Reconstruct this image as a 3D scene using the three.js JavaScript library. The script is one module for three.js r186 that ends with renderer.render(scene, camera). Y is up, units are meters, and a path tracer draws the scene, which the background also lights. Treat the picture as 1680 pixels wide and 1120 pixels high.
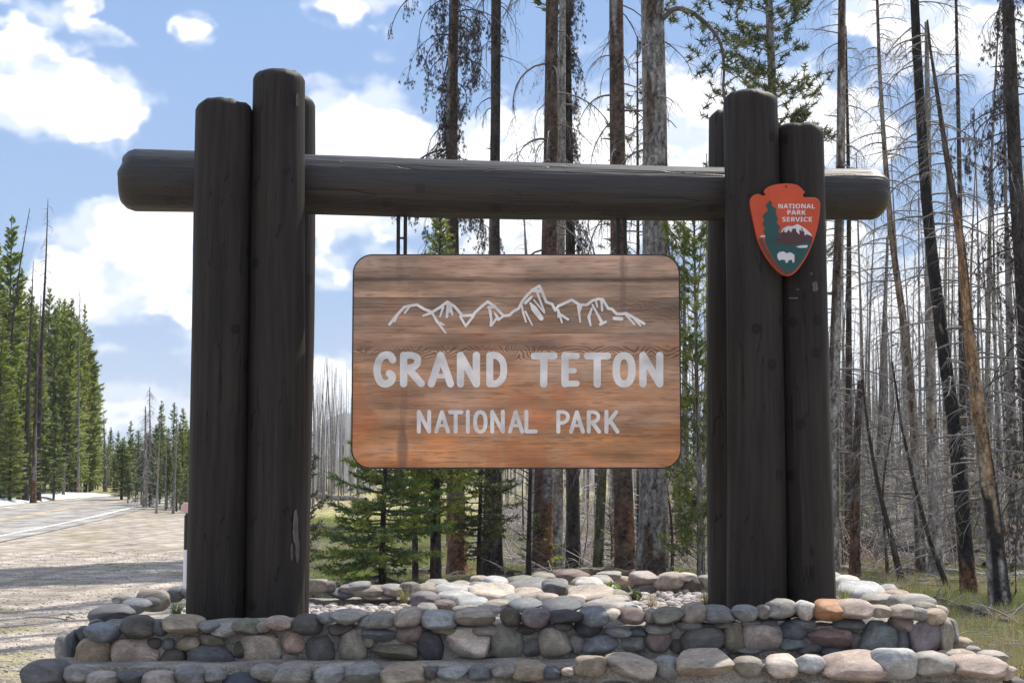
import * as THREE from 'three';
import { mergeGeometries, mergeVertices, toCreasedNormals } from 'three/addons/utils/BufferGeometryUtils.js';
import { FontLoader } from 'three/addons/loaders/FontLoader.js';
import { TextGeometry } from 'three/addons/geometries/TextGeometry.js';

// ───────────────────────── camera, sky, sun, exposure ─────────────────────────
const scene = new THREE.Scene();
const FOCAL = 2540, PITCH = Math.atan(225 / FOCAL), EYE = 1.6;
const camera = new THREE.PerspectiveCamera(2 * Math.atan(560 / FOCAL) * 180 / Math.PI, 1680 / 1120, 0.1, 9000);
camera.position.set(0, EYE, 0);
camera.rotation.x = PITCH;
const renderer = new THREE.WebGLRenderer({ antialias: true });
renderer.setSize(1024, 682);
renderer.toneMapping = THREE.LinearToneMapping;
renderer.toneMappingExposure = 1.34;
renderer.shadowMap.enabled = true;
const SUN_AZ = 38 * Math.PI / 180, SUN_EL = 53 * Math.PI / 180;
const SUN_DIR = new THREE.Vector3(Math.sin(SUN_AZ) * Math.cos(SUN_EL), Math.sin(SUN_EL), -Math.cos(SUN_AZ) * Math.cos(SUN_EL));
const sun = new THREE.DirectionalLight(new THREE.Color().setRGB(1.0, 0.93, 0.82), 4.6);
sun.name = 'sun';
sun.position.copy(SUN_DIR).multiplyScalar(60).add(new THREE.Vector3(0, 0, -25));
sun.target.position.set(0, 0, -25);
Object.assign(sun.shadow.camera, { left: -45, right: 45, top: 45, bottom: -45, near: 1, far: 160 });
sun.shadow.mapSize.set(4096, 4096);
sun.castShadow = true;
scene.add(sun, sun.target);

// ───────────────────────── small tools ─────────────────────────
function rng(seed) { let s = seed >>> 0; return () => { s = (s + 0x6d2b79f5) | 0; let t = Math.imul(s ^ (s >>> 15), 1 | s); t = (t + Math.imul(t ^ (t >>> 7), 61 | t)) ^ t; return ((t ^ (t >>> 14)) >>> 0) / 4294967296; }; }
const mix = (a, b, t) => a + (b - a) * t, clamp = (x, a = 0, b = 1) => Math.min(b, Math.max(a, x));
const sstep = (a, b, x) => { const t = clamp((x - a) / (b - a)); return t * t * (3 - 2 * t); };
function hash2(x, y) { let h = Math.imul(x | 0, 374761393) ^ Math.imul(y | 0, 668265263); h = Math.imul(h ^ (h >>> 13), 1274126177); return ((h ^ (h >>> 16)) >>> 0) / 4294967296; }
function vnoise(x, y) {
  const ix = Math.floor(x), iy = Math.floor(y); let fx = x - ix, fy = y - iy; fx = fx * fx * (3 - 2 * fx); fy = fy * fy * (3 - 2 * fy);
  const a = hash2(ix, iy), b = hash2(ix + 1, iy), c = hash2(ix, iy + 1), d = hash2(ix + 1, iy + 1);
  return a + (b - a) * fx + (c - a + (a - b - c + d) * fx) * fy;
}
function fbm(x, y, o = 4) { let s = 0, a = 0.5, n = 0; for (let i = 0; i < o; i++) { s += a * vnoise(x, y); n += a; a *= 0.5; x = x * 2.03 + 17.1; y = y * 2.03 + 9.7; } return s / n; }
function pnoise(x, y, px, py) { // value noise that repeats every px, py cells
  const m = (a, n) => ((a % n) + n) % n, ix = Math.floor(x), iy = Math.floor(y); let fx = x - ix, fy = y - iy; fx = fx * fx * (3 - 2 * fx); fy = fy * fy * (3 - 2 * fy);
  const a = hash2(m(ix, px), m(iy, py)), b = hash2(m(ix + 1, px), m(iy, py)), c = hash2(m(ix, px), m(iy + 1, py)), d = hash2(m(ix + 1, px), m(iy + 1, py));
  return a + (b - a) * fx + (c - a + (a - b - c + d) * fx) * fy;
}
function pfbm(u, v, cx, cy, o = 4) { let s = 0, a = 0.5, n = 0; for (let i = 0; i < o; i++) { s += a * pnoise(u * cx + i * 37, v * cy + i * 91, cx, cy); n += a; a *= 0.5; cx *= 2; cy *= 2; } return s / n; }
function n3(x, y, z) { return (vnoise(x + z * 1.7, y - z * 0.9) + vnoise(y * 1.1 + 31.7, z * 1.3 + x * 0.4) + vnoise(z + 77.3, x * 0.8 - y * 0.6)) / 3; }
// a pixel of the 1680 x 1120 photograph at depth d (metres along -z) as a point of the place
function at(px, py, d) {
  const x = (px - 840) / FOCAL, y = (560 - py) / FOCAL, c = Math.cos(PITCH), s = Math.sin(PITCH), k = d / (c - y * s);
  return new THREE.Vector3(x * k, EYE + (y * c + s) * k, -d);
}
const V = (x, y, z) => new THREE.Vector3(x, y, z);
const taken = new Map();
function numbered(name) { const n = taken.get(name) ?? 0; taken.set(name, n + 1); return n ? name + '_' + String(n).padStart(3, '0') : name; }
function tag(o, label, category, group, kind) {
  if (label) o.userData.label = label;
  if (category) o.userData.category = category;
  if (group) o.userData.group = group;
  if (kind) o.userData.kind = kind;
  return o;
}
function thing(name, label, category, pos = [0, 0, 0], turn = 0, group) {
  const o = new THREE.Group(); o.name = numbered(name); o.position.set(...pos); o.rotation.y = turn; scene.add(o);
  return tag(o, label, category, group);
}
function part(name, geo, mat, parent, kind) { const m = new THREE.Mesh(geo, mat); m.name = name; if (kind) m.userData.kind = kind; parent.add(m); return m; }
function copyOf(root, pos, turn, scale, label, group) {
  const c = root.clone(); c.name = numbered(root.userData.base ?? root.name.replace(/_\d+$/, '')); c.position.set(...pos); c.rotation.set(0, turn, 0);
  if (scale) c.scale.set(...(Array.isArray(scale) ? scale : [scale, scale, scale]));
  c.userData = { ...root.userData }; if (label) c.userData.label = label; if (group) c.userData.group = group;
  scene.add(c); return c;
}
const lin = (r, g, b) => new THREE.Color().setRGB(r, g, b);
const srgb = (r, g, b) => new THREE.Color().setRGB(r / 255, g / 255, b / 255, THREE.SRGBColorSpace);
// a texture computed from f(u, v) -> [r, g, b] in 0..1 (sRGB) or a number
function tex(w, h, f, color = true, repeat = true) {
  const d = new Uint8Array(w * h * 4);
  for (let y = 0; y < h; y++) for (let x = 0; x < w; x++) {
    const c = f((x + 0.5) / w, (y + 0.5) / h), o = (y * w + x) * 4;
    if (typeof c === 'number') d[o] = d[o + 1] = d[o + 2] = clamp(c) * 255; else for (let k = 0; k < 3; k++) d[o + k] = clamp(c[k]) * 255;
    d[o + 3] = 255;
  }
  const t = new THREE.DataTexture(d, w, h); t.magFilter = THREE.LinearFilter; t.minFilter = THREE.LinearMipmapLinearFilter; t.generateMipmaps = true;
  if (color) t.colorSpace = THREE.SRGBColorSpace;
  t.wrapS = t.wrapT = repeat ? THREE.RepeatWrapping : THREE.ClampToEdgeWrapping; t.needsUpdate = true; return t;
}

// ───────────────────────── sky: blue air and fair-weather cumulus ─────────────────────────
{
  const W = 4096, H = 2048, data = new Float32Array(W * H * 4);
  // cumulus seen in the photograph: [px, py, half width, half height, weight]
  const puffs = [[20, 95, 75, 60, 1], [95, 135, 90, 62, 1.1], [165, 165, 62, 55, 1.1], [205, 165, 30, 35, 0.9], [60, 190, 60, 30, 0.5], [130, 205, 70, 26, 0.7], [316, 50, 24, 18, 0.75], [560, 8, 40, 22, 0.7], [640, 40, 40, 40, 0.3], [128, 0, 24, 14, 0.6],
    [215, 395, 80, 42, 1], [300, 395, 70, 62, 1.2], [130, 425, 60, 34, 0.8], [250, 480, 120, 46, 1.1], [160, 500, 60, 40, 0.9], [340, 470, 90, 60, 1.1], [90, 470, 80, 50, 0.7], [180, 572, 34, 14, 0.75], [284, 577, 20, 9, 0.6], [210, 660, 130, 46, 0.85], [120, 700, 160, 50, 0.8],
    [575, 205, 85, 52, 1.2], [660, 235, 80, 55, 1.2], [500, 240, 70, 50, 1], [590, 320, 120, 60, 1.1], [535, 435, 46, 34, 1], [560, 470, 40, 20, 0.6], [540, 640, 90, 60, 0.9], [480, 330, 80, 40, 0.9],
    [830, 230, 60, 60, 1.1], [790, 300, 110, 70, 1.2], [880, 330, 120, 80, 1.2], [990, 260, 90, 110, 1.1], [1060, 330, 120, 110, 1.2], [1120, 180, 80, 70, 1.1], [1180, 210, 80, 90, 1.1], [1250, 300, 110, 110, 1.1], [1310, 140, 60, 46, 1.1], [1360, 190, 80, 60, 1.1], [1440, 250, 70, 50, 1],
    [1420, 20, 60, 34, 1], [1500, 40, 90, 46, 1.2], [1600, 45, 90, 44, 1.2], [1700, 60, 90, 60, 1], [1400, 430, 110, 70, 0.9], [1520, 520, 140, 90, 1], [1640, 430, 80, 90, 1.1], [1690, 520, 120, 110, 1.1], [1300, 520, 120, 90, 0.9], [1480, 640, 200, 70, 0.8], [900, 560, 300, 120, 0.8], [760, 440, 120, 60, 0.7]];
  const deg = 180 / Math.PI, toAng = (px, py) => { const p = at(px, py, 1), x = p.x, y = p.y - EYE; return [Math.atan2(x, 1) * deg, Math.atan2(y, Math.hypot(x, 1)) * deg]; };
  const seen = puffs.map(([px, py, rx, ry, w]) => { const a = toAng(px, py), s = 44.3; return [a[0], a[1], rx / s, ry / s, w]; });
  for (let row = 0; row < H; row++) {
    const el = ((row + 0.5) / H - 0.5) * 180, y = Math.sin(el / deg);
    for (let col = 0; col < W; col++) {
      const o = (row * W + col) * 4; data[o + 3] = 1;
      if (el < -1) { data[o] = 0.30; data[o + 1] = 0.31; data[o + 2] = 0.30; continue; }
      const th = ((col + 0.5) / W - 0.5) * 2 * Math.PI, ce = Math.cos(el / deg), x = Math.cos(th) * ce, z = Math.sin(th) * ce;
      const az = Math.atan2(x, -z) * deg, t = Math.pow(clamp(1 - Math.max(el, 0) / 90), 5.0);
      let r = mix(0.142, 0.395, t), g = mix(0.285, 0.53, t), b = mix(0.605, 0.705, t); { const hz = 0.55 * (1 - sstep(0, 7, el)); r = mix(r, 0.66, hz); g = mix(g, 0.71, hz); b = mix(b, 0.78, hz); }
      const cosS = x * SUN_DIR.x + y * SUN_DIR.y + z * SUN_DIR.z, glow = 0.35 * Math.pow(clamp(cosS), 24) + 0.06 * Math.pow(clamp(cosS), 4);
      r += glow * 0.9; g += glow * 0.9; b += glow * 0.85;
      // the cumulus field: the same kind of clouds all round, those of the photograph inside its frame
      const inFrame = (1 - sstep(18.6, 22, Math.abs(az))) * (1 - sstep(18.6, 22, el));
      let f = 0;
      if (inFrame > 0) { let s = 0; for (const p of seen) { const dx = (az - p[0]) / p[2], dy = (el - p[1]) / p[3], q = dx * dx + dy * dy; if (q < 3) s += p[4] * Math.exp(-q * 1.15); } f += inFrame * Math.min(s, 1.15); }
      const k = 1 / Math.max(y + 0.18, 0.18), cx = x * k * 1.6, cz = z * k * 1.6;
      if (inFrame < 1) f += (1 - inFrame) * clamp((fbm(cx * 1.5 + 3.1, cz * 1.5 + 8.2, 3) - 0.43) * 4.2);
      let a = 0, shade = 1;
      if (f > 0.02) {
        const n = fbm(az * 0.36 * ce + 40, el * 0.55 + 11, 6), billow = 1 - Math.abs(2 * fbm(az * 0.9 * ce + 90, el * 1.2 + 3, 5) - 1), wisp = fbm(az * 0.7 + 5, el * 1.6 + 31, 5);
        const d = f * 1.05 + (n - 0.5) * 2.1 + (billow - 0.74) * 0.75;
        a = sstep(0.38, mix(0.72, 1.35, sstep(0.40, 0.60, wisp)), d); a = Math.max(a, 0.5 * sstep(0.02, 0.62, d) * sstep(0.36, 0.62, wisp));
        shade = mix(1.0, 0.86, sstep(0.7, 1.3, d) * sstep(0.40, 0.62, fbm(az * 0.5 + 7, el * 0.9 + 60, 5)));
      }
      const c = 1.04 * shade + glow * 0.4;
      data[o] = mix(r, c, a); data[o + 1] = mix(g, c * 1.0, a); data[o + 2] = mix(b, c * 1.015, a);
    }
  }
  const sky = new THREE.DataTexture(data, W, H, THREE.RGBAFormat, THREE.FloatType);
  sky.mapping = THREE.EquirectangularReflectionMapping; sky.magFilter = THREE.LinearFilter; sky.minFilter = THREE.LinearFilter; sky.needsUpdate = true;
  scene.background = sky; scene.environment = sky;
}

// ───────────────────────── ground, road, mountain ─────────────────────────
// The road runs away on the left; the ground is nearly level and rises a little far off.
const ROAD = [[-6.2, 0], [-9.6, 20], [-12.8, 38.7], [-14.9, 54], [-17.6, 75], [-19.0, 95], [-18.0, 120], [-12, 160], [0, 220], [30, 320]];
function roadEdge(d) { for (let i = 0; i < ROAD.length - 1; i++) { const [x0, d0] = ROAD[i], [x1, d1] = ROAD[i + 1]; if (d <= d1) { const t = (d - d0) / (d1 - d0); return mix(x0, x1, t); } } return ROAD.at(-1)[0] + (d - 320) * 0.4; }
const ROAD_W = 7.4;
function gy(x, z) {
  const d = -z;
  let h = 0.62 * sstep(45, 130, d) + 5 * sstep(150, 600, d);
  const r = roadEdge(clamp(d, 0, 320)), onRoad = 1 - sstep(0.5, 5, Math.abs(x - (r - ROAD_W / 2)) - ROAD_W / 2);
  const wild = sstep(-5, -1, x - 0.03 * d);
  h += (1 - onRoad) * ((fbm(x * 0.16 + 5, z * 0.16 + 2, 3) - 0.5) * mix(0.12, 0.45, wild) * sstep(13, 20, d) + (fbm(x * 0.9, z * 0.9, 2) - 0.5) * mix(0.03, 0.10, wild));
  return h;
}
const apron = (x, z) => { const r = roadEdge(clamp(-z, 0, 320)); return clamp((1 - sstep(9.5, 10.4, -z)) + 1 - sstep(-3.2, -2.0, x + (fbm(x * 0.5, z * 0.5, 3) - 0.5) * 2.0 + 0.125 * Math.max(0, -z - 13.5))) * sstep(-1.2, 0, x - r + ROAD_W + 1.5); };
const speckTex = tex(512, 512, (u, v) => { const a = pfbm(u, v, 8, 8, 6), b = pnoise(u * 180, v * 180, 180, 180), c = pnoise(u * 420, v * 420, 420, 420); const s = 0.82 + (a - 0.5) * 0.62 + (b - 0.5) * 0.26 + (c - 0.5) * 0.24; return [s, s * 0.985, s * 0.965]; });
const speckBump = tex(512, 512, (u, v) => pfbm(u, v, 24, 24, 5) * 0.7 + 0.3 * pnoise(u * 200, v * 200, 200, 200), false);
{
  const NX = 330, NZ = 380, pos = [], col = [], uv = [], idx = [];
  const sx = (i) => { const t = i / NX * 2 - 1; return Math.sign(t) * (Math.abs(t) * 22 + Math.pow(Math.abs(t), 7) * 1500) - 2; };
  const sz = (j) => { const t = j / NZ; return 14 - (t * 78 + Math.pow(t, 8) * 3400); };
  for (let j = 0; j <= NZ; j++) for (let i = 0; i <= NX; i++) {
    const x = sx(i), z = sz(j);
    pos.push(x, gy(x, z), z); uv.push(x / 2.3, z / 2.3);
    const a = apron(x, z), n = fbm(x * 0.7 + 3, z * 0.7, 4), m = fbm(x * 2.1 + 13, z * 2.1 + 7, 3), big = fbm(x * 0.12, z * 0.12 + 40, 3);
    // grass: yellow green to straw; soil: brown; gravel: pale warm grey
    const green = sstep(0.40, 0.60, n * 0.6 + big * 0.55 - 0.06), litter = sstep(0.50, 0.64, m);
    let c = [mix(0.37, 0.27, green), mix(0.315, 0.295, green), mix(0.175, 0.070, green)];
    c = [mix(c[0], 0.20, litter * 0.75), mix(c[1], 0.145, litter * 0.75), mix(c[2], 0.105, litter * 0.75)];
    const gb = sstep(0.45, 0.66, fbm(x * 1.1 + 60, z * 0.5 + 3, 4)), gv = [mix(0.385, 0.285, gb), mix(0.34, 0.25, gb), mix(0.295, 0.212, gb)], gg = sstep(0.62, 0.72, fbm(x * 0.9 + 9, z * 0.9 + 21, 4)) * 0.75;
    for (let k = 0; k < 3; k++) gv[k] = mix(gv[k], [0.25, 0.235, 0.10][k], gg);
    for (let k = 0; k < 3; k++) col.push(mix(c[k], gv[k], a) * 1.45);
  }
  for (let j = 0; j < NZ; j++) for (let i = 0; i < NX; i++) { const a = j * (NX + 1) + i, b = a + 1, c = a + NX + 1, d = c + 1; idx.push(a, b, c, b, d, c); }
  const g = new THREE.BufferGeometry(); g.setAttribute('position', new THREE.Float32BufferAttribute(pos, 3)); g.setAttribute('uv', new THREE.Float32BufferAttribute(uv, 2)); g.setAttribute('color', new THREE.Float32BufferAttribute(col, 3)); g.setIndex(idx); g.computeVertexNormals();
  const m = new THREE.Mesh(g, new THREE.MeshStandardMaterial({ map: speckTex, vertexColors: true, roughness: 0.97, bumpMap: speckBump, bumpScale: 0.010 })); m.name = 'ground';
  scene.add(tag(m, 'grassy and gravelly ground under the forest and beside the road', 'ground', null, 'structure'));
}
function ribbon(f0, f1, d0, d1, n, lift, across = 1) { // strip of ground between two lines given by depth
  const pos = [], uv = [], idx = [];
  for (let j = 0; j <= n; j++) { const d = mix(d0, d1, Math.pow(j / n, 1.5)); for (let i = 0; i <= across; i++) { const x = mix(f0(d), f1(d), i / across); pos.push(x, gy(x, -d) + lift, -d); uv.push(x / 4.3, d / 9.1); } }
  for (let j = 0; j < n; j++) for (let i = 0; i < across; i++) { const a = j * (across + 1) + i, b = a + 1, c = a + across + 1, d = c + 1; idx.push(a, b, c, b, d, c); }
  const g = new THREE.BufferGeometry(); g.setAttribute('position', new THREE.Float32BufferAttribute(pos, 3)); g.setAttribute('uv', new THREE.Float32BufferAttribute(uv, 2)); g.setIndex(idx); g.computeVertexNormals(); return g;
}
{
  const asphalt = new THREE.MeshStandardMaterial({ color: lin(0.44, 0.425, 0.405), map: speckTex, roughness: 0.85, bumpMap: speckBump, bumpScale: 0.006 });
  const road = new THREE.Mesh(ribbon((d) => roadEdge(d) - ROAD_W, (d) => roadEdge(d), -14, 300, 150, 0.018, 8), asphalt); road.name = 'road';
  scene.add(tag(road, 'grey sun-bleached asphalt road running away on the left', 'road', null, 'structure'));
  const white = new THREE.MeshStandardMaterial({ color: lin(1.15, 1.13, 1.08), map: speckTex, roughness: 0.8 }), yellow = new THREE.MeshStandardMaterial({ color: lin(0.95, 0.70, 0.34), map: speckTex, roughness: 0.8 });
  const mk = (name, f, w, mat, d0 = -14, d1 = 300) => part(name, ribbon((d) => f(d) - w, f, d0, d1, 150, 0.024), mat, road);
  mk('edge_line', (d) => roadEdge(d) - 0.7, 0.17, white); mk('edge_line', (d) => roadEdge(d) - ROAD_W + 0.5, 0.14, white);
  mk('centre_line', (d) => roadEdge(d) - ROAD_W / 2 + 0.18, 0.12, yellow); mk('centre_line', (d) => roadEdge(d) - ROAD_W / 2 - 0.06, 0.12, yellow);
}
{ // the last snow lying along the far side of the road: two long low banks
  const snow = new THREE.MeshStandardMaterial({ color: lin(0.86, 0.88, 0.92), roughness: 0.75, bumpMap: speckBump, bumpScale: 0.05 });
  const bank = (d0, d1, label, seed) => {
    const N = 60, M = 12, pos = [], uv = [], idx = [];
    for (let j = 0; j <= N; j++) for (let i = 0; i <= M; i++) {
      const t = j / N, s = i / M, d = mix(d0, d1, t), w = 3.2 * Math.pow(Math.sin(Math.PI * t), 0.45) * (0.75 + 0.6 * (fbm(t * 7 + seed, 3, 3) - 0.3)), x = roadEdge(d) - ROAD_W - 0.7 - s * w;
      pos.push(x, gy(x, -d) - 0.02 + 0.34 * Math.sin(Math.PI * clamp(s * 1.02)) ** 0.6 * Math.sin(Math.PI * t) ** 0.4 * (0.6 + 0.8 * fbm(x * 0.8 + seed, d * 0.5, 3)), -d); uv.push(x, d);
    }
    for (let j = 0; j < N; j++) for (let i = 0; i < M; i++) { const a = j * (M + 1) + i; idx.push(a, a + M + 1, a + 1, a + 1, a + M + 1, a + M + 2); }
    const g = new THREE.BufferGeometry(); g.setAttribute('position', new THREE.Float32BufferAttribute(pos, 3)); g.setAttribute('uv', new THREE.Float32BufferAttribute(uv, 2)); g.setIndex(idx); g.computeVertexNormals();
    const m = new THREE.Mesh(g, snow); m.name = numbered('snow_bank'); scene.add(tag(m, label, 'snow', null));
  };
  bank(70, 87, 'nearer low bank of white snow on the far road verge', 2.2); bank(87.5, 104, 'farther thin strip of white snow on the far road verge', 7.7);
}
{ // snow-streaked mountain far behind the trees
  const N = 150, M = 26, pos = [], idx = [], col = [], D = 3000;
  for (let j = 0; j <= M; j++) for (let i = 0; i <= N; i++) {
    const x = mix(-2300, 2300, i / N), px = 840 + x / D * FOCAL;
    let crest = 150 * (0.55 + 0.9 * (fbm(x * 0.0022 + 4, 1.5, 5) - 0.4)); crest += 96 * Math.exp(-(((px - 335) / 80) ** 2)) + 84 * Math.exp(-(((px - 550) / 75) ** 2)); if (px < 330) crest *= mix(0.25, 1, sstep(150, 320, px));
    const s = j / M, h = crest * Math.sin(s * Math.PI / 2) + (fbm(x * 0.012, s * 6, 4) - 0.5) * 34 * Math.sin(Math.PI * s);
    pos.push(x, h - 6, -D - s * 620);
    const sn = sstep(0.50, 0.60, fbm(x * 0.02 + 4, s * 9 + x * 0.004, 4) * 0.75 + s * 0.24); col.push(mix(0.055, 0.75, sn), mix(0.075, 0.78, sn), mix(0.085, 0.82, sn));
  }
  for (let j = 0; j < M; j++) for (let i = 0; i < N; i++) { const a = j * (N + 1) + i; idx.push(a, a + 1, a + N + 1, a + 1, a + N + 2, a + N + 1); }
  const g = new THREE.BufferGeometry(); g.setAttribute('position', new THREE.Float32BufferAttribute(pos, 3)); g.setAttribute('color', new THREE.Float32BufferAttribute(col, 3)); g.setIndex(idx); g.computeVertexNormals();
  const m = new THREE.Mesh(g, new THREE.MeshStandardMaterial({ vertexColors: true, roughness: 1 })); m.name = 'mountain'; scene.add(tag(m, 'far blue mountain ridge streaked with snow', 'mountain', null, 'structure'));
}

// ───────────────────────── the gateway of logs ─────────────────────────
const knots = Array.from({ length: 9 }, (_, i) => [hash2(i, 5), hash2(i, 9)]);
const logMap = (seed, u0 = 0, wide = 0, need = 0.55) => tex(512, 1024, (u, v) => { // u round the log, v along it; paint has flaked off near u0
  const g = pfbm(u, v, 40, 3, 4), w = pfbm(u, v, 5, 4, 4), fine = pfbm(u, v, 110, 10, 3);
  let r = 42 + (g - 0.5) * 22 + (w - 0.5) * 18 + (fine - 0.5) * 16, gg = r * 0.86, b = r * 0.77;
  for (const [ku, kv] of knots) { const du = (Math.abs(u - ku) > 0.5 ? 1 - Math.abs(u - ku) : Math.abs(u - ku)) * 0.55, q = Math.hypot(du / 0.012, (v - kv) / 0.011) + (fine - 0.5) * 0.5; if (q < 1.6) { const k = 0.45 + 0.5 * Math.abs(q - 0.8); r *= Math.min(1, k); gg *= Math.min(1, k); b *= Math.min(1, k); } }
  const crack = Math.abs(pfbm(u + seed * 0.13, v, 16, 2, 3) - 0.5); if (crack < 0.006 + 0.006 * w) { r *= 0.5; gg *= 0.5; b *= 0.5; }
  if (wide) { const du = Math.abs(((u - u0 + 1.5) % 1) - 0.5), p = pfbm(u + seed * 0.31, v, 22, 9, 5) + (fine - 0.5) * 0.25 - Math.max(0, du - wide) * 6; if (p > need) { const k = sstep(need, need + 0.012, p), s = 165 + (fine - 0.5) * 130 + (g - 0.5) * 70; r = mix(r, s, k); gg = mix(gg, s * 0.94, k); b = mix(b, s * 0.90, k); } }
  return [r / 255, gg / 255, b / 255];
});
const logBump = tex(512, 1024, (u, v) => { const c = Math.abs(pfbm(u, v, 16, 2, 3) - 0.5); return 0.5 + (pfbm(u, v, 36, 3, 4) - 0.5) * 0.6 + (pfbm(u, v, 110, 12, 2) - 0.5) * 0.25 - (c < 0.009 ? 0.4 : 0); }, false);
const paintOf = (o) => new THREE.MeshPhysicalMaterial({ map: logMap(...o), bumpMap: logBump, bumpScale: 0.006, roughness: 0.66, specularIntensity: 0.5 });
const paint = paintOf([1]), paintWorn = paintOf([2]), paintRear = paintOf([3]), paintBeam = new THREE.MeshPhysicalMaterial({ map: logMap(4), bumpMap: logBump, bumpScale: 0.010, roughness: 0.46 });
const bareWood = new THREE.MeshStandardMaterial({ color: lin(0.27, 0.22, 0.18), map: tex(256, 256, (u, v) => 0.8 + (pfbm(u, v, 60, 4, 3) - 0.5) * 0.7), bumpMap: logBump, bumpScale: 0.006, roughness: 0.8 });
// a peeled log: radii along its length, a little flat here and there, both ends cut with a chamfer
function logGeo(len, r0, r1, seed, cham = 0.055, cut = 0.042, RS = 56, HS = 90) {
  const pos = [], uv = [], idx = [], rings = [];
  rings.push([0, 0.0]); rings.push([0, 0.5]); rings.push([0, -1]);
  const ys = []; ys.push([0, 0.001], [0, 0.6], [0.0, 1 - cut / r0 * 1.0]);
  for (let j = 0; j <= HS; j++) ys.push([mix(cham, len - cham, j / HS), 1]);
  ys.push([len - cham * 0.45, 1 - cut / r1 * 0.32], [len, 1 - cut / r1 * 1.0], [len + 0.004, 0.6], [len + 0.006, 0.001]);
  ys.splice(3, 0, [cham * 0.45, 1 - cut / r0 * 0.32]);
  for (const [y, k] of ys) {
    const t = clamp(y / len);
    for (let i = 0; i <= RS; i++) {
      const a = i / RS * Math.PI * 2, cx = Math.cos(a), sz = Math.sin(a);
      let r = mix(r0, r1, t) * k;
      r *= 1 + (n3(cx * 1.3 + seed, y * 0.55, sz * 1.3 + seed) - 0.5) * 0.10 + (n3(cx * 4 + seed * 3, y * 1.3, sz * 4) - 0.5) * 0.035 + (n3(cx * 9 + seed, y * 5, sz * 9) - 0.5) * 0.010;
      const bend = 0.018 * Math.sin(y * 0.9 + seed);
      const endWob = (y > len - cham * 1.2 || y < cham * 1.2) ? (n3(cx * 2 + seed * 7, 3.3, sz * 2) - 0.5) * 0.05 : 0;
      pos.push(cx * r + bend, y + endWob * (k < 1.01 ? 1 : 1), sz * r); uv.push(i / RS, y / 2.4);
    }
  }
  for (let j = 0; j < ys.length - 1; j++) for (let i = 0; i < RS; i++) { const a = j * (RS + 1) + i, b = a + RS + 1; idx.push(a, b, a + 1, a + 1, b, b + 1); }
  let g = new THREE.BufferGeometry(); g.setAttribute('position', new THREE.Float32BufferAttribute(pos, 3)); g.setAttribute('uv', new THREE.Float32BufferAttribute(uv, 2)); g.setIndex(idx); g.computeVertexNormals();
  const n = g.attributes.normal; for (let j = 0; j < ys.length; j++) { const a = j * (RS + 1), b = a + RS; const v = V(n.getX(a) + n.getX(b), n.getY(a) + n.getY(b), n.getZ(a) + n.getZ(b)).normalize(); n.setXYZ(a, v.x, v.y, v.z); n.setXYZ(b, v.x, v.y, v.z); }
  return g;
}
const gate = thing('log_gateway', 'dark brown gateway of six upright logs and one thick log crossbeam', 'sign frame', [0, 0, -11.4]);
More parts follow.
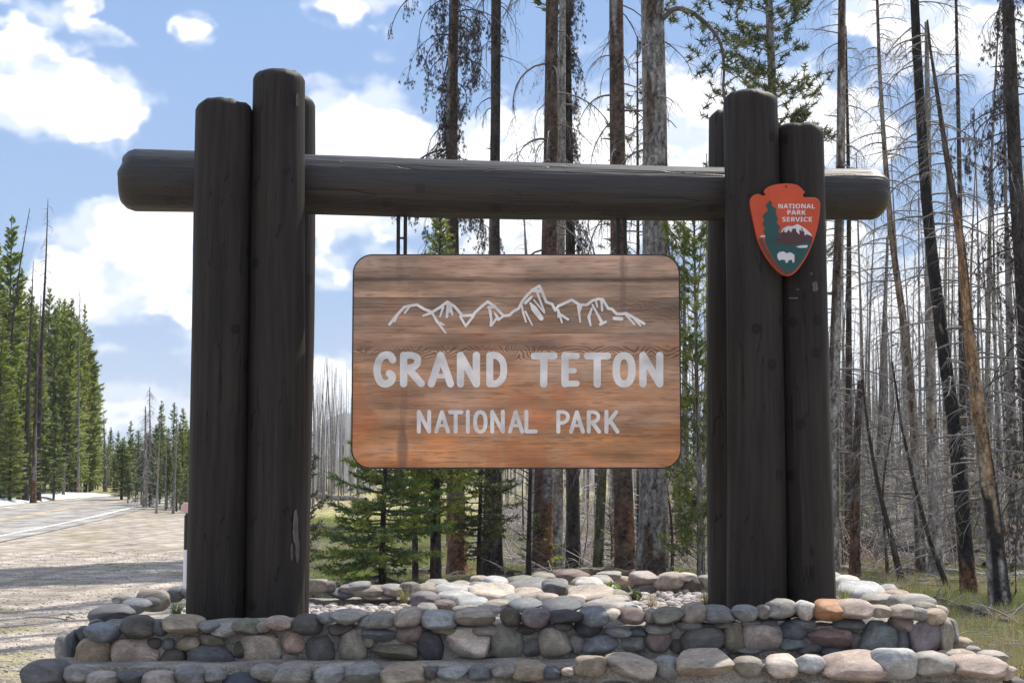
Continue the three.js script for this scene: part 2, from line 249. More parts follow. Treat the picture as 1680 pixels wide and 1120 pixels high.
{
  const Z0 = -11.4, FOOT = 0.42;
  const post = (topPx, topPy, botPx, d, r0, r1, seed, mat, label, turn = 0) => {
    const a = at(topPx, topPy, d), b = at(botPx, 1000, d), len = a.y - FOOT, g = logGeo(len, r0, r1, seed);
    g.rotateY(turn); g.applyMatrix4(new THREE.Matrix4().set(1, (a.x - b.x) / len, 0, b.x, 0, 1, 0, FOOT, 0, 0, 1, -d - Z0, 0, 0, 0, 1));
    const m = part('post', g, mat, gate); if (label) m.userData.label = label; return m;
  };
  post(370.5, 170, 352.5, 11.0, 0.214, 0.203, 1.3, paint, 'short outer front log left of the panel', 1.1);
  post(458.5, 119, 449.5, 11.02, 0.205, 0.186, 4.7, paintWorn, 'tall front log on the left with a weathered right flank', 2.2);
  post(478, 161, 469, 11.86, 0.185, 0.176, 8.1, paintRear, 'rear log half hidden behind the tall left log', 4.0);
  post(1232.5, 155, 1240, 11.0, 0.208, 0.194, 12.6, paint, 'tall front log right of the panel', 0.3);
  post(1311, 207, 1330, 11.06, 0.186, 0.172, 15.9, paint, 'short outer front log carrying half the emblem', 5.0);
  post(1196, 184, 1203, 11.86, 0.180, 0.168, 19.2, paint, 'rear log half hidden behind the tall right log', 3.1);
  const L = at(204, 299, 11.42), R = at(1452, 320, 11.42), len = R.x - L.x;
  const g = logGeo(len, 0.236, 0.190, 23.4, 0.09, 0.055, 56, 120); g.rotateY(0.6); g.rotateZ(-Math.PI / 2); g.rotateZ(Math.atan2(R.y - L.y, len)); g.translate(L.x, L.y, -11.42 - Z0);
  part('crossbeam', g, paintBeam, gate);
  // splinters of bare wood where the paint has flaked from the weathered flank of the tall left log
  const flake = (px, py, w, h, d, ang, seed) => {
    const s = new THREE.Shape(), N = 18; for (let i = 0; i < N; i++) { const t = i / N * Math.PI * 2, k = 0.75 + 0.5 * vnoise(i * 1.3 + seed, seed); const x = Math.cos(t) * w / 2 * k, y = Math.sin(t) * h / 2 * (0.8 + 0.4 * vnoise(i * 0.9, seed + 5)); i ? s.lineTo(x, y) : s.moveTo(x, y); }
    const e = new THREE.ExtrudeGeometry(s, { depth: 0.006, bevelEnabled: true, bevelSize: 0.003, bevelThickness: 0.003, bevelSegments: 1 }); e.rotateY(ang); const p = at(px, py, d); e.translate(p.x, p.y, -d - Z0); part('bare_wood_patch', e, bareWood, gate);
  };
  flake(484, 866, 0.036, 0.24, 10.872, 0.77, 1); flake(487, 902, 0.028, 0.17, 10.884, 0.88, 2); flake(478, 906, 0.012, 0.11, 10.855, 0.64, 3); flake(487, 165, 0.02, 0.09, 10.891, 0.88, 4);
  // chips in the paint under the emblem
  flake(1337, 470, 0.035, 0.07, 10.905, 0.25, 7); flake(1331, 449, 0.014, 0.016, 10.90, 0.2, 8); flake(1309, 475, 0.02, 0.006, 10.885, 0, 5); flake(1302, 489, 0.06, 0.005, 10.885, -0.05, 11);
}

// ───────────────────────── hanging panel ─────────────────────────
const PZ = -11.36, PN = 0.10; // front face and thickness
const white = new THREE.MeshStandardMaterial({ color: lin(0.95, 0.885, 0.82), roughness: 0.6, map: tex(256, 256, (u, v) => 0.93 + (pfbm(u, v, 10, 10, 5) - 0.5) * 0.28) });
// outline of a brush-wide stroke along points
function strokeShape(pts, w, closed = false) {
  const n = pts.length, off = (sgn) => pts.map((p, i) => {
    const a = closed ? pts[(i + n - 1) % n] : pts[Math.max(0, i - 1)], b = closed ? pts[(i + 1) % n] : pts[Math.min(n - 1, i + 1)], d1 = V(p.x - a.x, p.y - a.y, 0), d2 = V(b.x - p.x, b.y - p.y, 0);
    if (d1.length() < 1e-9) d1.copy(d2); if (d2.length() < 1e-9) d2.copy(d1); d1.normalize(); d2.normalize();
    const t = d1.clone().add(d2).normalize(), k = Math.min(1.6, 1 / Math.max(0.4, t.dot(d1))), r = (typeof w === 'function' ? w(i / (n - 1)) : w) / 2;
    return new THREE.Vector2(p.x - t.y * r * k * sgn, p.y + t.x * r * k * sgn);
  });
  if (closed) { let a = off(1), b = off(-1); if (Math.abs(THREE.ShapeUtils.area(a)) < Math.abs(THREE.ShapeUtils.area(b))) [a, b] = [b, a]; const s = new THREE.Shape(a); s.holes.push(new THREE.Path(b)); return s; }
  const cap = (p, q, r) => { const a0 = Math.atan2(p.y - q.y, p.x - q.x), out = []; for (let k = -4; k <= 4; k++) out.push(new THREE.Vector2(p.x + Math.cos(a0 + k * Math.PI / 9) * r, p.y + Math.sin(a0 + k * Math.PI / 9) * r)); return out; };
  const W = (t) => (typeof w === 'function' ? w(t) : w) / 2;
  return new THREE.Shape([...off(1), ...cap(pts[n - 1], pts[n - 2], W(1)).reverse(), ...off(-1).reverse(), ...cap(pts[0], pts[1], W(0)).reverse()]);
}
function smooth(pts, n = 24, closed = false) { return new THREE.CatmullRomCurve3(pts.map((p) => V(p[0], p[1], 0)), closed, 'centripetal').getPoints(n).slice(0, closed ? -1 : undefined); }
let liftCount = 0;
function strokes(list, toPlane, scale, lift = 0.004) { // list of [points, width px, kind], kind: 0 polyline, 1 smooth, 2 closed smooth
  const out = [];
  for (const [p, w, kind = 0, w1] of list) {
    const runs = [];
    if (kind) runs.push([smooth(p, kind === 2 ? 40 : p.length * 5, kind === 2), kind === 2]);
    else { let cur = [p[0]]; for (let i = 1; i < p.length; i++) { cur.push(p[i]); if (i < p.length - 1) { const a = Math.atan2(p[i][1] - p[i - 1][1], p[i][0] - p[i - 1][0]), b = Math.atan2(p[i + 1][1] - p[i][1], p[i + 1][0] - p[i][0]); let d = Math.abs(a - b); if (d > Math.PI) d = 2 * Math.PI - d; if (d > 0.9) { runs.push([cur.map((q) => V(q[0], q[1], 0)), false]); cur = [p[i]]; } } } runs.push([cur.map((q) => V(q[0], q[1], 0)), false]); }
    for (const [r, closed] of runs) {
      const shape = strokeShape(r.map((q) => toPlane(q.x, q.y)), w1 ? (t) => mix(w, w1, t) * scale : w * scale, closed);
      const g = new THREE.ExtrudeGeometry(shape, { depth: lift + (liftCount++ % 101) * 0.00004, bevelEnabled: false, curveSegments: 8 }); out.push(g);
    }
  }
  return mergeGeometries(out);
}
const panelCentre = at(848, 593, -PZ);
const panel = thing('hanging_sign_panel', 'weathered brown wooden panel with white lettering and a mountain outline, hung from the crossbeam', 'sign', [panelCentre.x, panelCentre.y, PZ]);
const toPanel = (px, py) => { const p = at(px, py, -PZ); return V(p.x - panelCentre.x, p.y - panelCentre.y, 0); };
const PX = 1 / 223.6; // metres per photo pixel on the panel
{
  const tl = toPanel(580, 419), br = toPanel(1116.5, 766.5), x0 = (tl.x + toPanel(578.5, 766).x) / 2, x1 = (br.x + toPanel(1113.5, 419).x) / 2, y1 = tl.y, y0 = br.y, R = 0.135;
  const fieldTo = (px, py) => { const p = toPanel(px, py); return [(p.x - x0) / (x1 - x0), (p.y - y0) / (y1 - y0)]; };
  // colour of the glued boards: greyed and mauve above, orange brown below, with dark bands, cathedral grain and stains
  const bands = [[0.00, 0.20, [201, 142, 96]], [0.20, 0.40, [190, 142, 107]], [0.40, 0.55, [192, 153, 122]], [0.55, 0.63, [173, 135, 109]], [0.63, 0.80, [165, 134, 111]], [0.80, 0.885, [187, 154, 129]], [0.885, 1.001, [185, 153, 130]]];
  const spots = [[660, 740, 9, 45, 0.5], [662, 655, 6, 70, 0.22], [676, 500, 10, 60, 0.10], [1022, 480, 5, 55, 0.35], [1023, 440, 8, 22, 0.3], [900, 700, 60, 14, 0.18], [1000, 705, 60, 10, 0.25], [720, 690, 50, 8, 0.12], [655, 440, 6, 30, 0.15]].map(([a, b, w, h, k]) => [...fieldTo(a, b), w / 536, h / 347, k]);
  const panelMap = tex(2048, 1332, (u, v) => {
    const bi = bands.findIndex((b) => v < b[1]), b = bands[bi], wob = (fbm(u * 3 + bi * 9, v * 9, 3) - 0.5) * 0.02;
    const lines = fbm(u * 5 + bi * 31, (v + wob) * 210, 4), broad = fbm(u * 2.2 + bi * 7, (v + wob) * 34 + bi * 3, 4), pores = fbm(u * 46, v * 520, 2), fleck = fbm(u * 20 + 4, v * 150 + bi * 5, 3);
    const patch = fbm(u * 7 + bi * 5 + 70, v * 16 + 3, 4); let s = 1 + (lines - 0.5) * 0.16 + (broad - 0.5) * 0.30 + (pores - 0.5) * 0.12 + (patch - 0.5) * 0.55;
    let c = [b[2][0] * s, b[2][1] * s, b[2][2] * s];
    const warm = sstep(0.42, 0.66, fbm(u * 7 + 2, v * 9 + 70, 4)) * (1 - v * 0.75) * 0.5; c = [c[0] * (1 + 0.14 * warm), c[1] * (1 - 0.05 * warm), c[2] * (1 - 0.22 * warm)];
    const pale = sstep(0.52, 0.7, fbm(u * 6 + 50, v * 14 + 9, 4)) * 0.4; c = c.map((q, i) => mix(q, [206, 180, 164][i], pale * 0.6));
    if (fleck > 0.62) { const k = sstep(0.62, 0.74, fleck) * 0.30; c = c.map((q, i) => mix(q, [112, 78, 60][i], k)); }
    // dark bands near the top and the wavy board behind the large letters
    const bandA = Math.exp(-(((v - 0.885 - (fbm(u * 4, 8, 3) - 0.5) * 0.02) / 0.012) ** 2)) * 0.34, bandB = Math.exp(-(((v - 0.745 + (fbm(u * 3, 21, 3) - 0.5) * 0.02) / 0.05) ** 2)) * 0.22 * sstep(0.3, 0.6, lines); c = c.map((q) => q * (1 - bandA - bandB));
    if (v > 0.50 && v < 0.575) {
      const e = (v - 0.5375) / 0.0375, saw = Math.abs((((u * 11 + 1.6 * fbm(u * 5, 4.4, 3)) % 1) + 1) % 1 - 0.5) * 2, arch = e * 1.5 + 1.5 * saw * (1 - e * e * 0.6) * (0.4 + 1.1 * vnoise(u * 6, 9.1)) + 2.2 * fbm(u * 8 + 1.7, v * 14, 3), ring = Math.abs(((arch * 1.7) % 1 + 1) % 1 - 0.5) * 2;
      const k = sstep(0.45, 0.85, ring) * 0.62 * (1 - e * e * e * e) * sstep(0.06, 0.3, u + 0.25 * fbm(u * 9, 1, 2)); c = c.map((q, i) => mix(q, [92, 60, 48][i], k));
    }
    if (u > 0.78 && v > 0.68 && v < 0.80) { const q = Math.abs((((v * 46 + fbm(u * 30, v * 20, 2) * 2.4) % 1) + 1) % 1 - 0.5) * 2, k = sstep(0.7, 1, q) * 0.22 * sstep(0.78, 0.84, u); c = c.map((a) => a * (1 - k)); }
    for (const [su, sv, sw, sh, k] of spots) { const dx = (u - su) / sw, dy = (v - sv) / sh, q = dx * dx + dy * dy * 1.0; if (q < 6) { const m = k * sstep(0.25, 0.75, Math.exp(-q * 0.8) * (0.55 + 0.9 * fbm(u * 60, v * 12, 3))); c = c.map((a, i) => mix(a, [112, 88, 76][i], m)); } }
    // rusty water stains
    const rust = sstep(0.62, 0.72, fbm(u * 9 + 11, v * 5 + 33, 5)) * (1 - sstep(0.35, 0.6, v)) * 0.34; c = c.map((a, i) => mix(a, [196, 112, 66][i], rust));
    return [c[0] / 255, c[1] / 255, c[2] / 255];
  }, true, false);
  const panelBump = tex(1024, 666, (u, v) => fbm(u * 5, v * 210, 4) * 0.6 + fbm(u * 46, v * 400, 2) * 0.4, false, false);
  const wood = new THREE.MeshStandardMaterial({ map: panelMap, bumpMap: panelBump, bumpScale: 0.004, roughness: 0.74 });
  const edge = new THREE.MeshStandardMaterial({ color: lin(0.085, 0.055, 0.042), roughness: 0.8 });
  bands.forEach(([v0, v1], i) => {
    const a = mix(y0, y1, v0) + (i ? 0.0006 : 0), b = mix(y0, y1, Math.min(1, v1)) - (i < bands.length - 1 ? 0.0006 : 0), inset = (y) => { const q = Math.max(R - (y - y0), R - (y1 - y), 0); return R - Math.sqrt(Math.max(0, R * R - q * q)); };
    const s = new THREE.Shape(), left = [], right = [], N = (i === 0 || i === bands.length - 1 || i === 1 || i === bands.length - 2) ? 40 : 1;
    for (let k = 0; k <= N; k++) { const y = mix(a, b, i === 0 ? (k / N) ** 2 : i === bands.length - 1 ? 1 - (1 - k / N) ** 2 : k / N); left.push([x0 + inset(y), y]); right.push([x1 - inset(y), y]); }
    [...right, ...left.reverse()].forEach(([x, y], k) => (k ? s.lineTo(x, y) : s.moveTo(x, y)));
    const g = new THREE.ExtrudeGeometry(s, { depth: PN, bevelEnabled: false }); g.translate(0, 0, -PN);
    const p = g.attributes.position, uv = g.attributes.uv; for (let k = 0; k < p.count; k++) uv.setXY(k, (p.getX(k) - x0) / (x1 - x0), (p.getY(k) - y0) / (y1 - y0));
    part('board', g, [wood, edge], panel);
  });
  // narrow routed rim, darker than the face
  const rr = (q, r) => { const s = new THREE.Shape(), a = x0 - q, b = x1 + q, c = y0 - q, d = y1 + q; s.moveTo(a + r, c); s.lineTo(b - r, c); s.absarc(b - r, c + r, r, -Math.PI / 2, 0); s.lineTo(b, d - r); s.absarc(b - r, d - r, r, 0, Math.PI / 2); s.lineTo(a + r, d); s.absarc(a + r, d - r, r, Math.PI / 2, Math.PI); s.lineTo(a, c + r); s.absarc(a + r, c + r, r, Math.PI, Math.PI * 1.5); return s; };
  const rim = rr(0.011, R + 0.011); rim.holes.push(new THREE.Path(rr(0.0008, R).getPoints(16)));
  const rg = new THREE.ExtrudeGeometry(rim, { depth: PN - 0.012, bevelEnabled: false, curveSegments: 16 }); rg.translate(0, 0, -PN + 0.004); part('rim', rg, edge, panel);

  const L = (name, list, label) => { const g = strokes(list, toPanel, PX); part(name, g, white, panel); };
  const oval = (cx, cy, rx, ry) => { const o = []; for (let k = 0; k < 12; k++) { const a = k / 12 * Math.PI * 2, c = Math.cos(a), s = Math.sin(a); o.push([cx + rx * Math.sign(c) * Math.abs(c) ** 0.85, cy + ry * Math.sign(s) * Math.abs(s) ** 0.85]); } return o; };
  const B = 12.2;
  L('letter', [[[[644, 590], [640, 583.5], [631, 582.5], [623, 589], [618.5, 604], [620, 618], [626, 628], [634, 629.5], [641.5, 625], [643, 616], [638.5, 612.5]], B, 1]]);
  L('letter', [[[[662, 583], [662, 629.5]], B], [[[662, 583], [676, 583], [684, 587], [685, 594], [680, 601], [665, 604.5]], B - 0.8, 1], [[[671, 606], [691, 629]], B]]);
  L('letter', [[[[723, 583], [707.5, 629.5]], B], [[[723, 583], [739, 629.5]], B], [[[713, 617], [733, 617]], 8]]);
  L('letter', [[[[755.5, 629.5], [755.5, 583], [781.5, 629.5], [781.5, 583]], B]]);
  L('letter', [[[[803.5, 583], [803.5, 629.5]], B - 0.6], [[[803.5, 583], [815, 583.5], [824, 592], [826.5, 606], [824, 620], [815, 629], [803.5, 629.5]], B - 0.8, 1]]);
  L('letter', [[[[876.5, 584], [909, 584]], B - 0.4], [[[892.5, 586], [892, 630]], B]]);
  L('letter', [[[[927, 583.5], [927, 629.5]], B], [[[927, 583.5], [946, 584]], B - 1.4], [[[927, 608], [942, 608]], 9], [[[927, 629.5], [946, 629]], B - 2]]);
  L('letter', [[[[963.5, 584], [997, 584]], B - 0.6], [[[980, 586], [980, 630]], B]]);
  L('letter', [[oval(1024, 606.5, 13, 23.2), B, 2]]);
  L('letter', [[[[1055, 629.5], [1055, 583], [1082.5, 629.5], [1082.5, 583]], B]]);
  const S = 6.6;
  L('letter', [[[[687, 708], [687, 675.5], [704, 708], [704, 675.5]], S]]);
  L('letter', [[[[725, 676], [715.5, 708]], S], [[[725, 676], [735, 708]], S], [[[719, 698], [731, 698]], 5]]);
  L('letter', [[[[738, 676], [757, 676]], S], [[[747.5, 677], [747.5, 708]], S]]);
  L('letter', [[[[767.5, 675.5], [767.5, 708]], S]]);
  L('letter', [[oval(788, 692, 8.6, 16), S, 2]]);
  L('letter', [[[[807.5, 708], [807.5, 675.5], [825, 708], [825, 675.5]], S]]);
  L('letter', [[[[846, 676], [836.5, 708]], S], [[[846, 676], [856.5, 708]], S], [[[840, 698], [852, 698]], 5]]);
  L('letter', [[[[863.5, 675.5], [863.5, 707.5], [879, 707.5]], S]]);
  L('letter', [[[[916, 708], [916, 676]], S], [[[916, 676], [925, 676], [931, 680], [931, 688], [925, 693], [916, 693.5]], S - 0.6, 1]]);
  L('letter', [[[[946.5, 676], [937, 708]], S], [[[946.5, 676], [956.5, 708]], S], [[[941, 698], [952.5, 698]], 5]]);
  L('letter', [[[[966, 708], [966, 676]], S], [[[966, 676], [975, 676], [981, 680], [981, 687], [976, 691.5], [966, 692.5]], S - 0.6, 1], [[[972, 693], [983, 708]], S]]);
  L('letter', [[[[995, 675.5], [995, 708]], S], [[[1011, 676], [997, 694]], S], [[[1001, 690], [1013, 708]], S]]);
  // the mountain skyline: one long ridge stroke and the ribs that drop from it
  const ridge = [[639, 532], [650, 518], [663, 504], [670, 502], [684, 500], [696, 507], [709, 512], [722, 504], [734, 495], [746, 503], [752, 510], [759, 518], [776, 517], [781, 511], [791, 502], [800, 495], [811, 502], [826, 518], [836, 517], [842, 511], [851, 506], [857, 494], [866, 483], [875, 475], [885, 469], [890, 480], [896, 495], [906, 499], [911, 509], [916, 502], [925, 498], [938, 492], [951, 500], [963, 500], [972, 493], [981, 490.5], [989, 491], [993, 498], [998, 506], [1004, 507], [1012, 515], [1020, 515], [1027, 514], [1040, 521], [1057, 531]];
  part('mountain_outline', strokes([[ridge, 4.6]], toPanel, PX), white, panel);
  const ribs = [[[647, 527], [652, 517], 4, 3], [[664, 513], [672, 503], 4, 3], [[694, 518], [708, 513], 3, 5], [[709, 513], [716, 526], 4, 4], [[716, 526], [731, 546], 5, 3], [[722, 530], [729, 533], 5, 2], [[722, 519], [727, 504], 3, 4], [[733, 520], [735, 498], 4, 5], [[742, 516], [739, 501], 3, 4], [[738, 512], [738, 500], 3, 3], [[755, 519], [764, 535], 4, 4], [[764, 535], [777, 518], 4, 4], [[801, 504], [812, 504], 4, 4], [[803, 504], [806, 524], 5, 4], [[806, 534], [814, 523], 4, 4], [[806, 524], [805, 534], 4, 4], [[812, 514], [818, 524], 3, 5], [[818, 524], [827, 518], 4, 3], [[856, 502], [858, 512], 4, 3], [[858, 512], [863, 528], 4, 2.6], [[862, 511], [873, 533], 3.4, 2.4], [[862, 497], [872, 487], 5, 4], [[874, 476], [884, 478], 6, 6], [[870, 497], [876, 506], 3, 9], [[876, 506], [888, 522], 10, 8], [[876, 492], [893, 513], 2.4, 3], [[882, 482], [893, 511], 4, 3], [[916, 509], [916, 520], 4, 3], [[917, 512], [922, 529], 4, 3], [[920, 516], [932, 524], 4, 4], [[951, 503], [950, 512], 9, 4], [[950, 512], [952, 528], 4, 3], [[971, 506], [966, 520], 3, 5], [[966, 520], [969, 534], 5, 3], [[972, 500], [987, 528], 3, 5], [[985, 532], [994, 528], 5, 4], [[978, 495], [980, 503], 3, 3], [[987, 493], [988, 509], 4, 4], [[1008, 522], [1020, 523], 6, 6], [[1027, 516], [1041, 532], 4, 3], [[1040, 521], [1051, 534], 5, 2.6]];
  for (const [a, b, w, w1] of ribs) part('mountain_rib', strokes([[[a, b], w, 0, w1]], toPanel, PX), white, panel);
  // iron hangers: a pair of rods under a bolted plate, left and right
  const iron = new THREE.MeshStandardMaterial({ color: lin(0.030, 0.028, 0.027), metalness: 0.4, roughness: 0.65 });
  for (const px of [658, 1021]) {
    const top = toPanel(px, 345), bot = toPanel(px, 424), h = top.y - bot.y + 0.03, hg = new THREE.Group(); hg.name = 'hanger'; hg.position.set(bot.x, bot.y - 0.015, -PN / 2); panel.add(hg);
    for (const dx of [-0.026, 0.026]) { const g = new THREE.CylinderGeometry(0.014, 0.014, h, 12); g.translate(dx, h / 2, 0); part('rod', g, iron, hg); }
    const bar = new THREE.CylinderGeometry(0.008, 0.008, 0.07, 10); bar.rotateZ(Math.PI / 2); bar.translate(0, h * 0.45, 0); part('cross_pin', bar, iron, hg);
    const plate = new THREE.CylinderGeometry(0.055, 0.06, 0.022, 20); plate.translate(0, h - 0.02, 0); part('plate', plate, iron, hg);
    const lug = new THREE.BoxGeometry(0.075, 0.035, 0.05); lug.translate(0, 0.01, 0); part('lug', lug, iron, hg);
  }
}

// ───────────────────────── arrowhead emblem on the right posts ─────────────────────────
{
  const D = 10.775, c = at(1289, 376, D), em = thing('arrowhead_emblem', 'orange and green arrowhead emblem with a white bison, fixed across the right posts', 'emblem', [c.x, c.y, -D]);
  const E = (q) => q.map(([x, y]) => { const p = at(1200 + x / 4.667, 280 + y / 4.667, D); return new THREE.Vector2(p.x - c.x, p.y - c.y); });
  const plate = (name, pts, z, t, mat, curve = true) => { const v = E(pts), s = new THREE.Shape(curve ? new THREE.CatmullRomCurve3(v.map((p) => V(p.x, p.y, 0)), true, 'centripetal').getPoints(pts.length * 4).map((p) => new THREE.Vector2(p.x, p.y)) : v); const g = new THREE.ExtrudeGeometry(s, { depth: t, bevelEnabled: name === 'plate', bevelSize: 0.004, bevelThickness: 0.004, bevelSegments: 2 }); g.translate(0, 0, z); return part(name, g, mat, em); };
  const pm = (r, g, b) => new THREE.MeshStandardMaterial({ color: srgb(r, g, b), roughness: 0.55, map: tex(128, 128, (u, v) => 0.93 + (pfbm(u, v, 6, 6, 4) - 0.5) * 0.2) });
  const orange = pm(206, 76, 32), rust = pm(118, 48, 30), green = pm(22, 78, 74), brown = pm(82, 46, 48), wht = pm(226, 220, 224);
  const outline = [[258, 150], [300, 120], [380, 104], [450, 102], [510, 116], [548, 152], [560, 165], [546, 178], [552, 203], [600, 208], [642, 213], [674, 238], [676, 300], [664, 400], [642, 490], [610, 580], [560, 680], [500, 762], [458, 795], [412, 797], [368, 772], [308, 710], [248, 620], [204, 520], [176, 400], [156, 300], [149, 225], [166, 197], [205, 181], [246, 194], [268, 184], [256, 166]];
  plate('plate', outline, -0.03, 0.03, orange);
  plate('rusty_border', [[204, 522], [248, 621], [308, 711], [368, 772], [412, 796], [440, 797], [415, 775], [330, 690], [268, 590], [240, 520]], 0.0042, 0.0012, rust, false);
  plate('meadow', [[258, 520], [330, 530], [470, 540], [620, 545], [596, 600], [548, 690], [492, 762], [456, 790], [418, 790], [340, 698], [282, 604], [256, 545]], 0.0046, 0.0014, green, false);
  plate('mountain', [[318, 528], [372, 486], [420, 438], [462, 430], [505, 412], [545, 432], [580, 462], [622, 500], [616, 545], [560, 548], [440, 574], [350, 545]], 0.0050, 0.0018, brown, false);
  plate('snow_cap', [[382, 475], [392, 445], [430, 424], [470, 426], [506, 408], [540, 428], [572, 448], [604, 478], [622, 506], [598, 494], [574, 486], [566, 498], [548, 466], [520, 450], [522, 490], [500, 470], [492, 440], [468, 450], [456, 474], [440, 452], [420, 476], [400, 464]], 0.0054, 0.0022, wht, false);
  plate('tree', [[292, 228], [310, 240], [312, 272], [342, 290], [344, 335], [358, 370], [346, 400], [376, 430], [360, 470], [384, 500], [330, 530], [262, 534], [262, 500], [244, 462], [262, 440], [236, 408], [256, 380], [240, 352], [262, 318], [280, 310], [276, 282], [262, 262], [280, 250]], 0.0056, 0.0026, green, false);
  plate('bison', [[352, 640], [366, 624], [400, 618], [424, 634], [446, 624], [470, 634], [484, 660], [482, 700], [470, 706], [466, 682], [442, 684], [428, 706], [416, 704], [412, 684], [388, 680], [366, 688], [352, 664]], 0.0050, 0.0022, wht, false);
  plate('lake', [[494, 580], [540, 572], [586, 570], [580, 590], [520, 592]], 0.0062, 0.0014, wht, false);
  plate('lake', [[222, 498], [258, 494], [256, 510], [226, 510]], 0.0072, 0.0014, wht, false);
  const screw = pm(120, 60, 40); for (const [x, y] of [[420, 122], [432, 772]]) { const g = new THREE.CylinderGeometry(0.008, 0.009, 0.006, 14); g.rotateX(Math.PI / 2); const p = E([[x, y]])[0]; g.translate(p.x, p.y, 0.009); part('screw_head', g, screw, em); }
  const horn = [[474, 646], [486, 640], [484, 650], [476, 654]]; plate('bison_horn', horn, 0.0058, 0.0022, wht, false);
  for (const [a, b] of [[[404, 452], [396, 474]], [[470, 444], [478, 492]], [[536, 440], [560, 482]]]) plate('snow_streak', [[a[0] - 5, a[1]], [a[0] + 5, a[1]], [b[0] + 3, b[1]], [b[0] - 3, b[1]]], 0.0066, 0.0016, brown, false);
  const font = await new FontLoader().loadAsync('fonts/droid/droid_sans_bold.typeface.json');
  [['NATIONAL', 500, 290, 278], ['PARK', 500, 338, 140], ['SERVICE', 504, 391, 226]].forEach(([t, x, y, w]) => {
    const g = new TextGeometry(t, { font, size: 1, depth: 0.002, curveSegments: 5, bevelEnabled: false }); g.computeBoundingBox(); const bb = g.boundingBox, a = E([[x - w / 2, y], [x + w / 2, y - 36]]);
    g.translate(-bb.min.x, -bb.min.y, 0); g.scale((a[1].x - a[0].x) / (bb.max.x - bb.min.x), (a[1].y - a[0].y) / (bb.max.y - bb.min.y), 1); g.translate(a[0].x, a[0].y, 0.0045); part('lettering', g, wht, em);
  });
}

